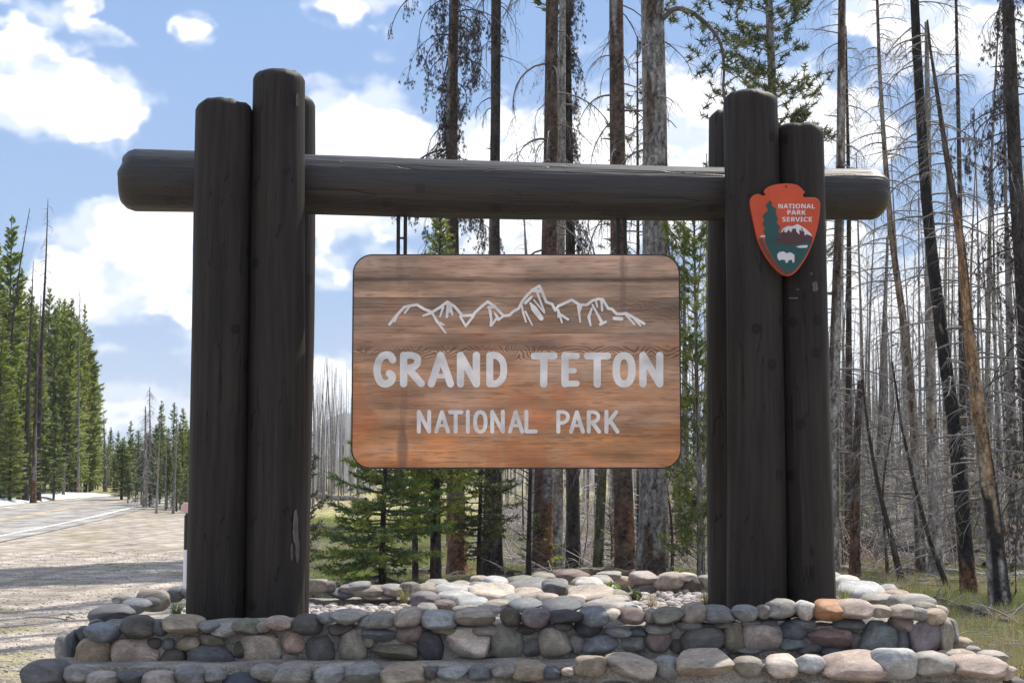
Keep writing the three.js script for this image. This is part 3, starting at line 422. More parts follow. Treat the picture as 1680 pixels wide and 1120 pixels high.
// ───────────────────────── river-stone base ─────────────────────────
const base = thing('stone_base', 'low stepped base of mortared river cobbles holding the log gateway', 'stone wall', [0, 0, -11.4]);
{
  const Z0 = -11.4, R = rng(4242);
  // stone shapes: rounded, slightly flattened and uneven; some blocky
  const shapes = [];
  for (let k = 0; k < 16; k++) {
    let g = new THREE.IcosahedronGeometry(1, 9); g.deleteAttribute('uv'); g.deleteAttribute('normal'); g = mergeVertices(g, 1e-4);
    const p = g.attributes.position, e = k < 6 ? 2.1 + 0.1 * k : k < 12 ? 2.5 + 0.15 * (k - 6) : 3.6 + 0.5 * (k - 12), uv = [];
    const cuts = []; for (let c = 0; c < 3 + (k % 3); c++) cuts.push([V(R() * 2 - 1, R() * 1.4 - 0.7, R() * 2 - 0.6).normalize(), 0.67 + R() * 0.22]);
    for (let i = 0; i < p.count; i++) {
      const v = V(p.getX(i), p.getY(i), p.getZ(i)), q = Math.pow(Math.abs(v.x) ** e + Math.abs(v.y) ** e + Math.abs(v.z) ** e, -1 / e), d = v.clone();
      v.multiplyScalar(q); const s = k * 7.3;
      v.multiplyScalar(1 + (n3(d.x * 1.1 + s, d.y * 1.1, d.z * 1.1 - s) - 0.5) * 0.44 + (n3(d.x * 3 + s, d.y * 3 + s, d.z * 3) - 0.5) * 0.10 + (n3(d.x * 8, d.y * 8 + s, d.z * 8) - 0.5) * 0.022);
      for (const [n, h] of cuts) { const o = v.dot(n) - h; if (o > 0) v.addScaledVector(n, -o * 0.74); }
      p.setXYZ(i, v.x, v.y, v.z); uv.push(d.x * 0.62 + d.z * 0.31, d.y * 0.62 - d.z * 0.55);
    }
    g.computeBoundingBox(); const bb = g.boundingBox, c = bb.getCenter(V()), h = bb.getSize(V()); g.translate(-c.x, -c.y, -c.z); g.scale(2 / h.x, 2 / h.y, 2 / h.z);
    g.setAttribute('uv', new THREE.Float32BufferAttribute(uv, 2)); g.computeVertexNormals(); shapes.push(g);
  }
  const grain = [0, 1, 2].map((k) => tex(256, 256, (u, v) => { const f = pfbm(u + k * 0.37, v, 7, 7, 5), s = pnoise(u * 90 + k, v * 90, 90, 90), l = pfbm(u, v + k * 0.21, 24, 24, 3), vein = Math.abs(pfbm(u + k * 0.11, v + 0.4, 4, 4, 4) - 0.5) < 0.008 && k === 1 ? 0.14 : 0; const lich = l > 0.66 ? 0.10 : 0; const q = 0.82 + (pfbm(u + k * 0.5, v, 3, 3, 3) - 0.5) * 0.34 + (f - 0.5) * 0.24 + (s - 0.5) * 0.10 + vein + lich; return [q, q * 0.99, q * 0.98]; }));
  const pit = tex(256, 256, (u, v) => pfbm(u, v, 14, 14, 5) * 0.6 + pnoise(u * 80, v * 80, 80, 80) * 0.4, false);
  // real colours of the cobbles
  const hue = { s: [0.124, 0.126, 0.134], S: [0.217, 0.216, 0.220], i: [0.061, 0.061, 0.075], t: [0.342, 0.284, 0.211], b: [0.426, 0.361, 0.296], p: [0.523, 0.489, 0.449], k: [0.442, 0.348, 0.292], m: [0.226, 0.183, 0.175], u: [0.236, 0.177, 0.176], g: [0.288, 0.274, 0.251], G: [0.365, 0.348, 0.319], o: [0.218, 0.193, 0.142], d: [0.102, 0.089, 0.077], r: [0.442, 0.256, 0.149], w: [0.646, 0.609, 0.561], v: [0.184, 0.191, 0.178] };
  const mats = {}; for (const k in hue) mats[k] = [0, 1, 2].map((j) => new THREE.MeshStandardMaterial({ color: lin(...hue[k].map((c, i) => c * (1.28 + (j - 1) * 0.10 * (i - 1)))), map: grain[j], bumpMap: pit, bumpScale: 0.004, roughness: 0.78 - 0.06 * j }));
  let count = 0; const placed = [];
  // centre px, centre py, width px, height px, colour, depth of the stone's front or NaN for "lies on the top at its own depth"
  const TOPH = 0.68;
  function stone(cx, cy, w, h, c, d, deep = 0.85, kind = -1) {
    const dd = Number.isFinite(d) ? d : clamp(FOCAL * (EYE - TOPH + 0.02) / (cy + h * 0.22 - 785), 10.3, 15.2);
    const p = at(cx, cy, dd), m = dd / FOCAL, sx = w * m / 2 * 1.08, sy = h * m / 2 * 1.09, sz = Math.max(sx, sy) * deep;
    const blocky = kind >= 0 ? kind : Math.floor(R() * 13), s = new THREE.Mesh(shapes[blocky % 16], mats[c][Math.floor(R() * 3)]);
    s.name = 'stone'; s.position.set(p.x, p.y, -dd - sz * (Number.isFinite(d) ? 0.45 : 0) - Z0); s.scale.set(sx * (R() < 0.5 ? -1 : 1), sy, sz); s.rotation.set((R() - 0.5) * 0.12 + (Number.isFinite(d) ? (h < w * 0.6 ? 0.12 : 0) : 0.21), (R() - 0.5) * 0.3, (R() - 0.5) * 0.14);
    base.add(s); count++; placed.push([cx, cy, w, h, dd]); return s;
  }
  const rows = (list, d, deep, kind) => { for (const [cx, cy, w, h, c, k, dd] of list) stone(cx, cy, w, h, c, dd ?? d, deep, k ?? kind); };
  const NA = NaN;
  // left flank, running back
  rows([[178, 1009, 70, 28, 's', 2, 10.95], [221, 995, 48, 22, 'S', 1, 11.4], [246, 989, 28, 15, 's', 3, 11.5], [199, 984, 34, 14, 'g', 4, 11.9], [248, 985, 54, 32, 'g', 7, 12.0], [156, 1027, 24, 20, 's', 5, 10.7], [185, 1023, 20, 14, 'S', 0, 10.6], [118, 1066, 24, 58, 's', 8, 10.5], [136, 1040, 24, 24, 's', 2, 10.5], [105, 1062, 30, 46, 'g', 9, 10.9], [163, 1012, 30, 20, 'g', 6, 11.3]], 10.8, 0.9);
  // cap row of the upper tier, left to right
  rows([[165, 1038, 58, 26, 'S', 2], [225, 1031, 60, 38, 'd', 4], [261, 1030, 22, 26, 's', 6], [298, 1024, 64, 27, 't', 7], [340, 1029, 36, 16, 'g', 1], [366, 1034, 50, 14, 'G', 3], [402, 1028, 46, 24, 'o', 5], [432, 1028, 28, 16, 'g', 2], [456, 1022, 44, 20, 'k', 0], [505, 1025, 52, 30, 'd', 8], [536, 1014, 34, 16, 'g', 3], [568, 1013, 64, 21, 'G', 1], [600, 1022, 26, 20, 'g', 5], [624, 1018, 44, 24, 'g', 6], [667, 1012, 46, 27, 'G', 9], [720, 1017, 58, 25, 'G', 7], [780, 1013, 62, 27, 'G', 10], [838, 1014, 34, 30, 'd', 4], [880, 1015, 48, 31, 'm', 2], [929, 1012, 56, 20, 'i', 5], [974, 1012, 48, 28, 'S', 8], [1003, 1009, 32, 19, 'w', 1], [1036, 1010, 42, 24, 'm', 7], [1066, 1010, 26, 22, 'g', 3], [1097, 1010, 58, 23, 'o', 11], [1140, 1007, 44, 33, 'g', 6], [1181, 1007, 48, 25, 'S', 9], [1224, 1006, 44, 24, 'g', 2], [1254, 1004, 26, 22, 'S', 0], [1282, 1000, 54, 29, 'g', 4], [1323, 1002, 35, 31, 'w', 1], [1366, 1003, 56, 31, 'r', 10], [1405, 999, 58, 25, 'k', 7], [1446, 1004, 34, 18, 'b', 12], [1482, 1003, 44, 20, 'b', 5], [1536, 1012, 40, 24, 'b', 3], [1510, 1008, 30, 20, 'g', 6]], 10.22, 1.15);
  // second course: low stones under the caps
  rows([[560, 1032, 42, 18, 'd'], [622, 1041, 56, 26, 'v'], [671, 1038, 46, 31, 'm'], [966, 1030, 44, 26, 'i'], [1015, 1037, 46, 14, 'G'], [1085, 1030, 52, 18, 'g'], [1480, 1024, 36, 24, 'm'], [590, 1036, 22, 18, 'g'], [346, 1049, 42, 19, 'o'], [306, 1055, 40, 24, 't'], [274, 1056, 22, 17, 'S'], [440, 1044, 28, 14, 'o'], [730, 1034, 44, 14, 'o'], [800, 1034, 50, 14, 'g'], [860, 1034, 30, 16, 'd'], [925, 1026, 34, 14, 's'], [1130, 1026, 42, 14, 'g'], [1190, 1024, 34, 14, 'o'], [1235, 1022, 34, 14, 'g'], [1320, 1024, 40, 14, 'v'], [1395, 1022, 50, 16, 's'], [1048, 1036, 30, 14, 's'], [1262, 1022, 28, 12, 's']], 10.24, 0.9);
  // face course
  rows([[152, 1074, 56, 48, 't', 12], [221, 1075, 76, 51, 'k', 13], [282, 1079, 42, 32, 'd', 9], [350, 1075, 82, 41, 's', 8], [426, 1064, 65, 46, 'b', 12], [474, 1080, 26, 13, 'g', 2], [480, 1055, 40, 38, 'k', 4], [525, 1065, 50, 48, 's', 3], [578, 1060, 44, 54, 't', 6], [645, 1068, 80, 28, 'o', 10], [708, 1058, 46, 52, 'i', 8], [766, 1055, 74, 46, 'p', 11], [832, 1053, 56, 56, 'o', 7], [872, 1062, 30, 28, 's', 5], [911, 1051, 54, 50, 't', 9], [946, 1057, 24, 28, 'g', 1], [984, 1057, 66, 32, 'S', 4], [1038, 1056, 40, 26, 'v', 7], [1081, 1053, 46, 34, 'm', 2], [1147, 1049, 80, 46, 's', 8], [1204, 1046, 36, 50, 'o', 6], [1252, 1045, 64, 40, 'k', 13], [1304, 1034, 46, 30, 's', 3], [1302, 1057, 44, 20, 'v', 5], [1362, 1046, 70, 38, 'u', 10], [1404, 1054, 26, 34, 's', 1], [1442, 1047, 64, 52, 'v', 9], [1482, 1050, 28, 48, 's', 4], [1525, 1046, 66, 54, 'u', 11], [1554, 1045, 26, 58, 't', 2], [1511, 1075, 32, 12, 'G', 0], [1112, 1060, 22, 22, 'd', 3], [1330, 1064, 40, 16, 's', 6], [604, 1052, 20, 20, 'g', 2], [252, 1056, 24, 18, 'd', 2], [392, 1066, 18, 26, 'd', 5], [1230, 1068, 50, 14, 'S', 1], [1370, 1070, 44, 14, 's', 5], [1186, 1068, 30, 14, 's', 3], [670, 1046, 26, 12, 'd', 6], [806, 1072, 26, 16, 's', 5]], 10.24, 0.8);
  // right flank
  rows([[1580, 1062, 40, 30, 'b', 3, 10.7], [1582, 1079, 50, 24, 'k', 5, 10.2], [1500, 991, 70, 30, 'b', 7, 11.2], [1546, 1024, 30, 30, 'b', 1, 10.6], [1562, 1036, 26, 40, 'g', 4, 10.7], [1520, 1000, 40, 22, 'g', 6, 10.9], [1598, 1074, 30, 26, 'G', 2, 10.6], [1441, 984, 56, 20, 'b', 2, NA], [1470, 978, 44, 18, 'k', 4, NA], [1414, 969, 78, 22, 'p', 8, NA], [1389, 957, 44, 24, 'w', 1, NA], [1360, 950, 44, 20, 'b', 6, NA], [1452, 968, 40, 16, 'G', 9, NA], [1482, 990, 40, 18, 'g', 3, NA], [1540, 1004, 34, 20, 'p', 5, 11.0]], 10.8, 0.9);
  // the step in front
  rows([[70, 1106, 72, 38, 's', 7], [122, 1108, 46, 28, 'g', 4], [166, 1114, 54, 26, 'b', 2], [212, 1112, 44, 22, 's', 1], [258, 1114, 54, 26, 'k', 6], [312, 1110, 54, 28, 'S', 3], [352, 1108, 34, 20, 'g', 5], [392, 1116, 66, 24, 'i', 8], [432, 1103, 44, 22, 'g', 0], [476, 1105, 64, 32, 'g', 9], [540, 1108, 54, 28, 'G', 2], [596, 1106, 58, 30, 'g', 10], [663, 1107, 74, 30, 't', 7], [706, 1104, 26, 18, 's', 3], [740, 1105, 56, 22, 'G', 1], [786, 1105, 36, 24, 'v', 5], [828, 1100, 44, 28, 'g', 4], [868, 1102, 56, 28, 't', 6], [906, 1104, 30, 20, 's', 8], [932, 1102, 22, 12, 'p', 0], [970, 1095, 50, 32, 't', 12], [1036, 1094, 76, 34, 'b', 11], [1096, 1095, 42, 34, 'g', 3], [1160, 1092, 92, 37, 'b', 10], [1228, 1094, 48, 30, 't', 2], [1288, 1093, 58, 31, 'w', 8], [1331, 1091, 48, 29, 'p', 4], [1404, 1092, 104, 33, 'k', 9], [1470, 1090, 66, 46, 'p', 13], [1535, 1090, 66, 36, 'b', 5], [1610, 1094, 88, 29, 'k', 7], [1652, 1104, 40, 24, 'b', 1]], 9.78, 1.1);
  rows([[1630, 1079, 52, 20, 'k', 2], [1560, 1076, 44, 16, 'b', 6]], 10.15, 1.0);
  // course under the step, mostly below the frame
  for (let x = 60, i = 0; x < 1690; i++) { const w = 40 + R() * 44; stone(x + w / 2, 1126 + R() * 6 - (x > 1250 ? 4 : 0), w, 26 + R() * 8, 'gsdktovm'[Math.floor(R() * 8)], 9.86, 0.8); x += w - 3; }
  // paved heap in the middle of the platform, bright in the sun
  rows([[742, 968, 64, 19, 'p'], [695, 969, 38, 22, 'G'], [697, 983, 46, 24, 'm'], [756, 962, 34, 16, 'b'], [784, 965, 38, 17, 'G'], [812, 958, 42, 22, 'w'], [750, 981, 62, 18, 'p'], [808, 977, 72, 24, 'w'], [862, 964, 64, 19, 'S'], [866, 976, 50, 18, 'p'], [850, 953, 48, 14, 'o'], [892, 949, 40, 16, 't'], [938, 945, 58, 20, 'm'], [912, 967, 42, 28, 'S'], [900, 984, 38, 18, 'p'], [938, 970, 26, 18, 'G'], [968, 959, 48, 20, 'w'], [987, 953, 40, 14, 'b'], [968, 978, 72, 18, 'p'], [927, 990, 62, 17, 'S'], [776, 990, 50, 14, 'p'], [729, 995, 36, 20, 'm'], [862, 993, 54, 18, 'S'], [922, 996, 64, 20, 's'], [992, 995, 68, 20, 'G'], [820, 992, 50, 16, 'G'], [700, 999, 34, 16, 'g'], [880, 957, 36, 14, 'g'], [836, 984, 40, 16, 'G'], [1010, 986, 44, 16, 'p'], [716, 959, 40, 14, 'G'], [790, 953, 36, 14, 'b'], [826, 968, 36, 16, 'p'], [945, 983, 34, 14, 'w'], [995, 968, 38, 16, 'p'], [1016, 975, 30, 14, 'b'], [765, 1000, 44, 14, 'g'], [800, 1002, 40, 14, 'G'], [955, 955, 36, 14, 'G'], [1028, 996, 34, 14, 'p']], NA, 1.0);
  // far wall of the platform
  rows([[1022, 957, 40, 22, 'b'], [1057, 951, 50, 24, 'k'], [1058, 968, 40, 22, 'm'], [1083, 957, 30, 20, 'G'], [1102, 954, 46, 27, 'b'], [1138, 963, 38, 26, 'd'], [1162, 955, 34, 22, 'b'], [1125, 947, 38, 14, 'p'], [1090, 972, 34, 20, 'o'], [1030, 972, 34, 20, 'o'], [1120, 974, 36, 18, 'o'], [1190, 956, 44, 22, 'b'], [1235, 954, 48, 22, 'G'], [1280, 952, 44, 20, 'b'], [1322, 951, 46, 22, 'p'], [1160, 974, 40, 18, 'g'], [1000, 946, 40, 14, 'b']], 14.3, 0.9);
  rows([[519, 962, 36, 22, 't'], [538, 963, 24, 18, 'S'], [571, 967, 30, 14, 'g'], [608, 970, 58, 16, 'g'], [644, 968, 44, 16, 'G'], [560, 975, 50, 14, 's'], [620, 978, 60, 12, 'g'], [674, 964, 36, 16, 'S'], [586, 961, 40, 12, 'g'], [470, 966, 50, 22, 'g'], [420, 967, 50, 22, 't'], [370, 969, 50, 22, 's'], [322, 972, 50, 24, 'g'], [284, 976, 40, 24, 's']], 12.9, 0.9);
  // mortar body behind the stones: front face, step, tops
  const mort = new THREE.MeshStandardMaterial({ color: lin(0.36, 0.34, 0.31), map: speckTex, bumpMap: speckBump, bumpScale: 0.02, roughness: 0.95 });
  const slab = (x0, x1, y0, y1, zf, zb, seed, taper = 0) => {
    const g = new THREE.BoxGeometry(x1 - x0, y1 - y0, zf - zb, 110, 10, 24); g.translate((x0 + x1) / 2, (y0 + y1) / 2, (zf + zb) / 2 - Z0); const p = g.attributes.position, uv = g.attributes.uv;
    for (let i = 0; i < p.count; i++) { const x = p.getX(i), y = p.getY(i), z = p.getZ(i); const k = (n3(x * 5 + seed, y * 6, z * 5) - 0.5) * 0.06; p.setXYZ(i, x + k, y + k * (y > y0 + 0.01 ? 1 : 0), z + k); uv.setXY(i, x * 0.6 + y * 0.3, z * 0.6 + y * 0.6); }
    const m = mergeVertices(g, 1e-4); m.computeVertexNormals(); return m;
  };
  part('mortar', mergeGeometries([slab(-2.74, 2.80, -0.1, 0.64, -10.262, -10.72, 1), slab(-2.98, -2.62, -0.1, 0.50, -10.724, -12.5, 4), slab(2.66, 2.95, -0.1, 0.54, -10.724, -14.1, 7), slab(-0.72, 0.92, -0.1, 0.615, -10.724, -14.1, 9), slab(0.924, 2.656, -0.1, 0.60, -14.35, -14.6, 12), slab(-2.616, -0.724, -0.1, 0.60, -12.95, -13.2, 15)]), mort, base);
  part('mortar', slab(-2.98, 3.08, -0.1, 0.425, -9.825, -10.33, 21), mort, base);
  // soil and gravel inside the platform
  const soil = new THREE.MeshStandardMaterial({ color: lin(0.44, 0.39, 0.34), map: speckTex, bumpMap: speckBump, bumpScale: 0.03, roughness: 1 });
  part('soil_fill', mergeGeometries([slab(-2.61, -0.73, -0.05, 0.53, -10.73, -12.94, 31), slab(0.93, 2.65, -0.05, 0.53, -10.73, -14.34, 35)]), soil, base);
  console.log('stones', count);
}

// ───────────────────────── tree workshop ─────────────────────────
class Geo { // collects tubes and blades, one colour per vertex
  constructor() { this.p = []; this.c = []; this.i = []; this.uv = []; }
  tube(pts, r0, r1, sides, col, uvr = 1, wob = 0, seed = 0, colf) {
    const n = pts.length, base = this.p.length / 3; let t0 = V(0, 0, 0), nx = V(1, 0, 0), len = 0;
    for (let j = 0; j < n; j++) {
      const a = pts[Math.max(0, j - 1)], b = pts[Math.min(n - 1, j + 1)]; t0.subVectors(b, a).normalize(); if (j) len += pts[j].distanceTo(pts[j - 1]);
      if (j === 0) { nx = Math.abs(t0.y) > 0.9 ? V(1, 0, 0) : V(0, 1, 0); } nx.addScaledVector(t0, -nx.dot(t0)).normalize(); const ny = V().crossVectors(t0, nx);
      const rr = typeof r0 === 'function' ? r0(j / (n - 1)) : mix(r0, r1, j / (n - 1));
      const w = sides > 5 ? sides + 1 : sides;
      for (let k = 0; k < w; k++) {
        const th = k / sides * Math.PI * 2, ct = Math.cos(th), st = Math.sin(th), r = rr * (wob ? 1 + (n3(ct * 1.6 + seed, len * 1.1, st * 1.6) - 0.5) * wob + (n3(ct * 5 + seed, len * 4, st * 5) - 0.5) * wob * 0.4 : 1);
        this.p.push(pts[j].x + (nx.x * ct + ny.x * st) * r, pts[j].y + (nx.y * ct + ny.y * st) * r, pts[j].z + (nx.z * ct + ny.z * st) * r);
        const c = colf ? colf(th, len, j / (n - 1)) : col; this.c.push(c[0], c[1], c[2]); this.uv.push(k / sides * uvr, len * 0.5);
        if (j < n - 1) { const A = base + j * w + k; if (w > sides) { if (k < sides) this.i.push(A, A + 1, A + w, A + 1, A + w + 1, A + w); } else { const k1 = (k + 1) % w, B = base + j * w + k1; this.i.push(A, B, A + w, B, B + w, A + w); } }
      }
    }
  }
  blade(p, dir, side, len, wid, col) { // a needle or a small spray of needles: one thin triangle
    const b = this.p.length / 3; this.p.push(p.x - side.x * wid, p.y - side.y * wid, p.z - side.z * wid, p.x + side.x * wid, p.y + side.y * wid, p.z + side.z * wid, p.x + dir.x * len, p.y + dir.y * len, p.z + dir.z * len);
    for (let k = 0; k < 3; k++) { this.c.push(col[0], col[1], col[2]); } this.uv.push(0, 0, 1, 0, 0.5, 1); this.i.push(b, b + 1, b + 2);
  }
  build() { const g = new THREE.BufferGeometry(); g.setAttribute('position', new THREE.Float32BufferAttribute(this.p, 3)); g.setAttribute('color', new THREE.Float32BufferAttribute(this.c, 3)); g.setAttribute('uv', new THREE.Float32BufferAttribute(this.uv, 2)); g.setIndex(this.i); g.computeVertexNormals(); return g; }
  get empty() { return !this.i.length; }
}
const barkMap = tex(256, 512, (u, v) => { const f = pfbm(u, v, 12, 10, 5), pl = pfbm(u, v, 18, 40, 4), cr = Math.abs(pfbm(u + 0.2, v, 10, 16, 4) - 0.5); let s = 0.80 + (f - 0.5) * 0.6 + (pl - 0.5) * 0.55 - (cr < 0.02 ? 0.25 : 0); return [s, s * 0.985, s * 0.97]; });
const barkBump = tex(256, 512, (u, v) => { const pl = pfbm(u, v, 18, 40, 4), cr = Math.abs(pfbm(u + 0.2, v, 10, 16, 4) - 0.5); return 0.5 + (pl - 0.5) * 0.9 - (cr < 0.03 ? 0.3 : 0); }, false);
const barkMat = new THREE.MeshStandardMaterial({ vertexColors: true, map: barkMap, bumpMap: barkBump, bumpScale: 0.035, roughness: 0.95 });
const twigMat = new THREE.MeshStandardMaterial({ vertexColors: true, roughness: 0.9 });
const leafMat = new THREE.MeshPhysicalMaterial({ vertexColors: true, roughness: 0.9, transmission: 0.55, thickness: 0, side: THREE.DoubleSide });
const vary = (c, r, k = 0.25) => { const q = 1 + (r() - 0.5) * 2 * k; return [c[0] * q, c[1] * q, c[2] * q]; };
// a bare bough that arcs out and hangs; twigs, and twiglets on those
function bough(G, r, from, az, len, rad, o) {
  const n = Math.max(3, Math.ceil(len / (o.seg ?? 0.16))), pts = [from.clone()], d = V(Math.cos(az), o.up ?? 0.1, Math.sin(az)).normalize(), p = from.clone(), wig = o.wig ?? 0.25; let el = Math.atan2(d.y, Math.hypot(d.x, d.z)), a = az;
  for (let j = 0; j < n; j++) { el += -(o.droop ?? 0.8) / n + (r() - 0.5) * wig * 0.5 + (o.hook && j / n > 0.7 ? o.hook / n : 0); a += (r() - 0.5) * wig; p.add(V(Math.cos(a) * Math.cos(el), Math.sin(el), Math.sin(a) * Math.cos(el)).multiplyScalar(len / n)); pts.push(p.clone()); }
  const col = vary(o.col, r, 0.22);
  G.tube(pts, rad, rad * 0.3, o.sides ?? 4, col);
  const tw = Math.round((o.twigs ?? 5) * (0.6 + 0.8 * r()));
  for (let k = 0; k < tw; k++) {
    const t = 0.22 + 0.76 * r(), q = t * n, j = Math.min(n - 1, Math.floor(q)), b = pts[j].clone().lerp(pts[j + 1], q - j), s = r() < 0.5 ? -1 : 1, L = (o.twigLen ?? 0.35) * (0.4 + 0.9 * r()) * (1.15 - 0.5 * t);
    let ta = a + s * (0.5 + r() * 0.8), te = el * 0.5 + (r() - 0.5) * 0.8, m = Math.max(2, Math.ceil(L / 0.11)), w = [b.clone()], pp = b.clone();
    for (let i = 0; i < m; i++) { te -= (o.twigDroop ?? 0.6) / m + (r() - 0.5) * 0.35; ta += (r() - 0.5) * 0.7; pp.add(V(Math.cos(ta) * Math.cos(te), Math.sin(te), Math.sin(ta) * Math.cos(te)).multiplyScalar(L / m)); w.push(pp.clone()); }
    G.tube(w, rad * (o.twigRad ?? 0.32), rad * 0.14, 3, vary(o.col, r, 0.25));
    for (let i = 0; i < (o.sub ?? 0); i++) {
      const e = w[1 + Math.floor(r() * m)], l = L * (0.25 + 0.4 * r()), ua = ta + (r() - 0.5) * 2.4, ue = te - 0.3 * r(), f = e.clone().add(V(Math.cos(ua) * Math.cos(ue), Math.sin(ue), Math.sin(ua) * Math.cos(ue)).multiplyScalar(l * 0.55)), g2 = f.clone().add(V(Math.cos(ua + 0.5) * 0.7, -0.55 - 0.3 * r(), Math.sin(ua + 0.5) * 0.7).multiplyScalar(l * 0.5));
      G.tube([e, f, g2], rad * 0.2, rad * 0.1, 3, vary(o.col, r, 0.25));
      if (o.tips) o.tips(g2, r, ua);
    }
    if (o.tips) o.tips(pp, r, ta);
  }
  if (o.tips) o.tips(p, r, a);
  return pts;
}
// trunk line through given offsets [height, dx, dz]
function trunkLine(h, lean, r, bend = 0.05, n = 26) { const pts = []; const ph = r() * 6; for (let j = 0; j <= n; j++) { const t = j / n; pts.push(V((lean[0] ?? 0) * t + (lean[2] ?? 0) * t * t + Math.sin(t * 5 + ph) * bend * t, t * h, (lean[1] ?? 0) * t + Math.cos(t * 4 + ph) * bend * t)); } return pts; }
// trunk colouring: grey bark with bare orange wood and char in patches with ragged outlines
function skin(kind, seed) {
  const K = { grey: [0.36, 0.345, 0.335], brown: [0.155, 0.115, 0.092], red: [0.20, 0.115, 0.078], dark: [0.075, 0.066, 0.062], black: [0.032, 0.030, 0.031], orange: [0.47, 0.245, 0.115], tan: [0.44, 0.34, 0.25], pale: [0.47, 0.455, 0.44], moss: [0.17, 0.17, 0.10] };
  return (th, y, t) => {
    const c = Math.cos(th) * 1.2, s = Math.sin(th) * 1.2, n = n3(c + seed, y * 0.42, s - seed) * 0.75 + n3(c * 3 + seed, y * 1.5, s * 3) * 0.25, m = n3(c * 1.4 - seed, y * 0.8 + 9, s * 1.4 + 3);
    if (kind === 'burnt') return y > 4.4 + (n - 0.5) * 3 ? (m > 0.5 ? K.dark : K.brown) : n > 0.545 ? [0.44, 0.265, 0.145] : n > 0.475 ? K.tan : m > 0.53 ? K.black : m > 0.49 ? K.brown : K.grey;
    if (kind === 'barred') return y < 0.75 + (n - 0.5) * 1.6 ? (m > 0.4 ? [0.26, 0.14, 0.08] : K.red) : n > 0.60 ? K.tan : K.black;
    if (kind === 'stripped') return n + (y < 2.6 ? 0.05 : 0) > 0.57 ? K.tan : m > 0.57 ? K.brown : K.pale;
    if (kind === 'redbark') return y < 1.3 ? (n > 0.55 ? [0.30, 0.15, 0.08] : m > 0.52 ? K.brown : K.red) : n > 0.55 ? K.grey : m > 0.54 ? [0.135, 0.088, 0.068] : K.brown;
    if (kind === 'greybark') return m > 0.56 ? K.brown : n > 0.57 ? K.pale : K.grey;
    if (kind === 'brownbark') return m > 0.58 ? K.red : n > 0.60 ? K.grey : K.brown;
    if (kind === 'darkbark') return n > 0.60 ? K.brown : K.dark;
    if (kind === 'pale') return n > 0.60 ? K.tan : m > 0.6 ? K.grey : K.pale;
    return K[kind] ?? K.grey;
  };
}
// dead pine: trunk, and bare boughs between two heights
function deadPine(seed, o) {
  const r = rng(seed), T = new Geo(), B = new Geo(), h = o.h, line = o.line ?? trunkLine(h, o.lean ?? [0, 0], r, o.bend ?? 0.06, o.tn ?? 26), n = line.length - 1;
  const rad = (t) => o.r0 * (mix(1, (o.top ?? 0.16), Math.pow(t, 0.85)) + 0.35 * Math.exp(-t * h / 0.22) + 0.02);
  T.tube(line, rad, 0, o.sides ?? 14, null, o.sides > 8 ? 2 : 1, o.sides > 8 ? 0.16 : 0.0, seed, skin(o.skin ?? 'greybark', seed * 1.37));
  const N = o.boughs ?? 60;
  for (let k = 0; k < N; k++) {
    const t = mix(o.from ?? 0.12, o.to ?? 0.98, Math.pow((k + r() * 0.9) / N, o.pow ?? 1)), q = t * n, j = Math.min(n - 1, Math.floor(q)), p = line[j].clone().lerp(line[j + 1], q - j), L = (o.len ?? 0.9) * (0.35 + 0.85 * r()) * (o.shape ? o.shape(t) : 1.1 - 0.7 * t);
    if (r() < (o.stub ?? 0.15)) { bough(B, r, p, r() * 6.28, 0.12 + 0.2 * r(), rad(t) * 0.16 + 0.004, { col: o.col, twigs: 0, droop: 0.1, up: 0.2 }); continue; }
    bough(B, r, p, r() * 6.283, L, (o.brad ?? 0.011) * (0.7 + 0.6 * r()) * (0.6 + L * 0.45), { col: o.col ?? [0.17, 0.155, 0.15], up: o.up ?? 0.15, droop: (o.droop ?? 0.9) * (0.6 + 0.8 * r()), hook: o.hook, twigs: o.twigs ?? 5, twigLen: o.twigLen ?? 0.32, twigDroop: o.twigDroop, sub: o.sub ?? 0, wig: o.wig ?? 0.28, seg: o.seg, sides: o.bsides ?? 4, tips: o.tips && ((P, rr, a) => o.tips(B, P, rr, a)) });
  }
  return { trunk: T.build(), branches: B.empty ? null : B.build(), r };
}
// clumps of dead needles, and cones, hanging on the twigs
const deadTips = (col, n, L, w = 0.006) => (G, p, r) => { for (let k = 0; k < n; k++) { const d = V(r() - 0.5, -0.35 - r() * 0.8, r() - 0.5).normalize(), s = V(r() - 0.5, (r() - 0.5) * 0.4, r() - 0.5).normalize(); G.blade(p.clone().add(V((r() - 0.5) * 0.03, (r() - 0.5) * 0.03, (r() - 0.5) * 0.03)), d, s, L * (0.5 + 0.8 * r()), w * (0.6 + 0.8 * r()), vary(col, r, 0.3)); } };
function makeDead(name, label, px, d, seed, o, group, basePy) {
  const x = at(px, 800, d).x, y = gy(x, -d), t = thing(name, label, o.cat ?? 'tree', [x, y - 0.06, -d], 0, group), q = deadPine(seed, o);
  part('trunk', q.trunk, barkMat, t); if (q.branches) part('branches', q.branches, twigMat, t, 'stuff');
  t.userData.base = name; return t;
}
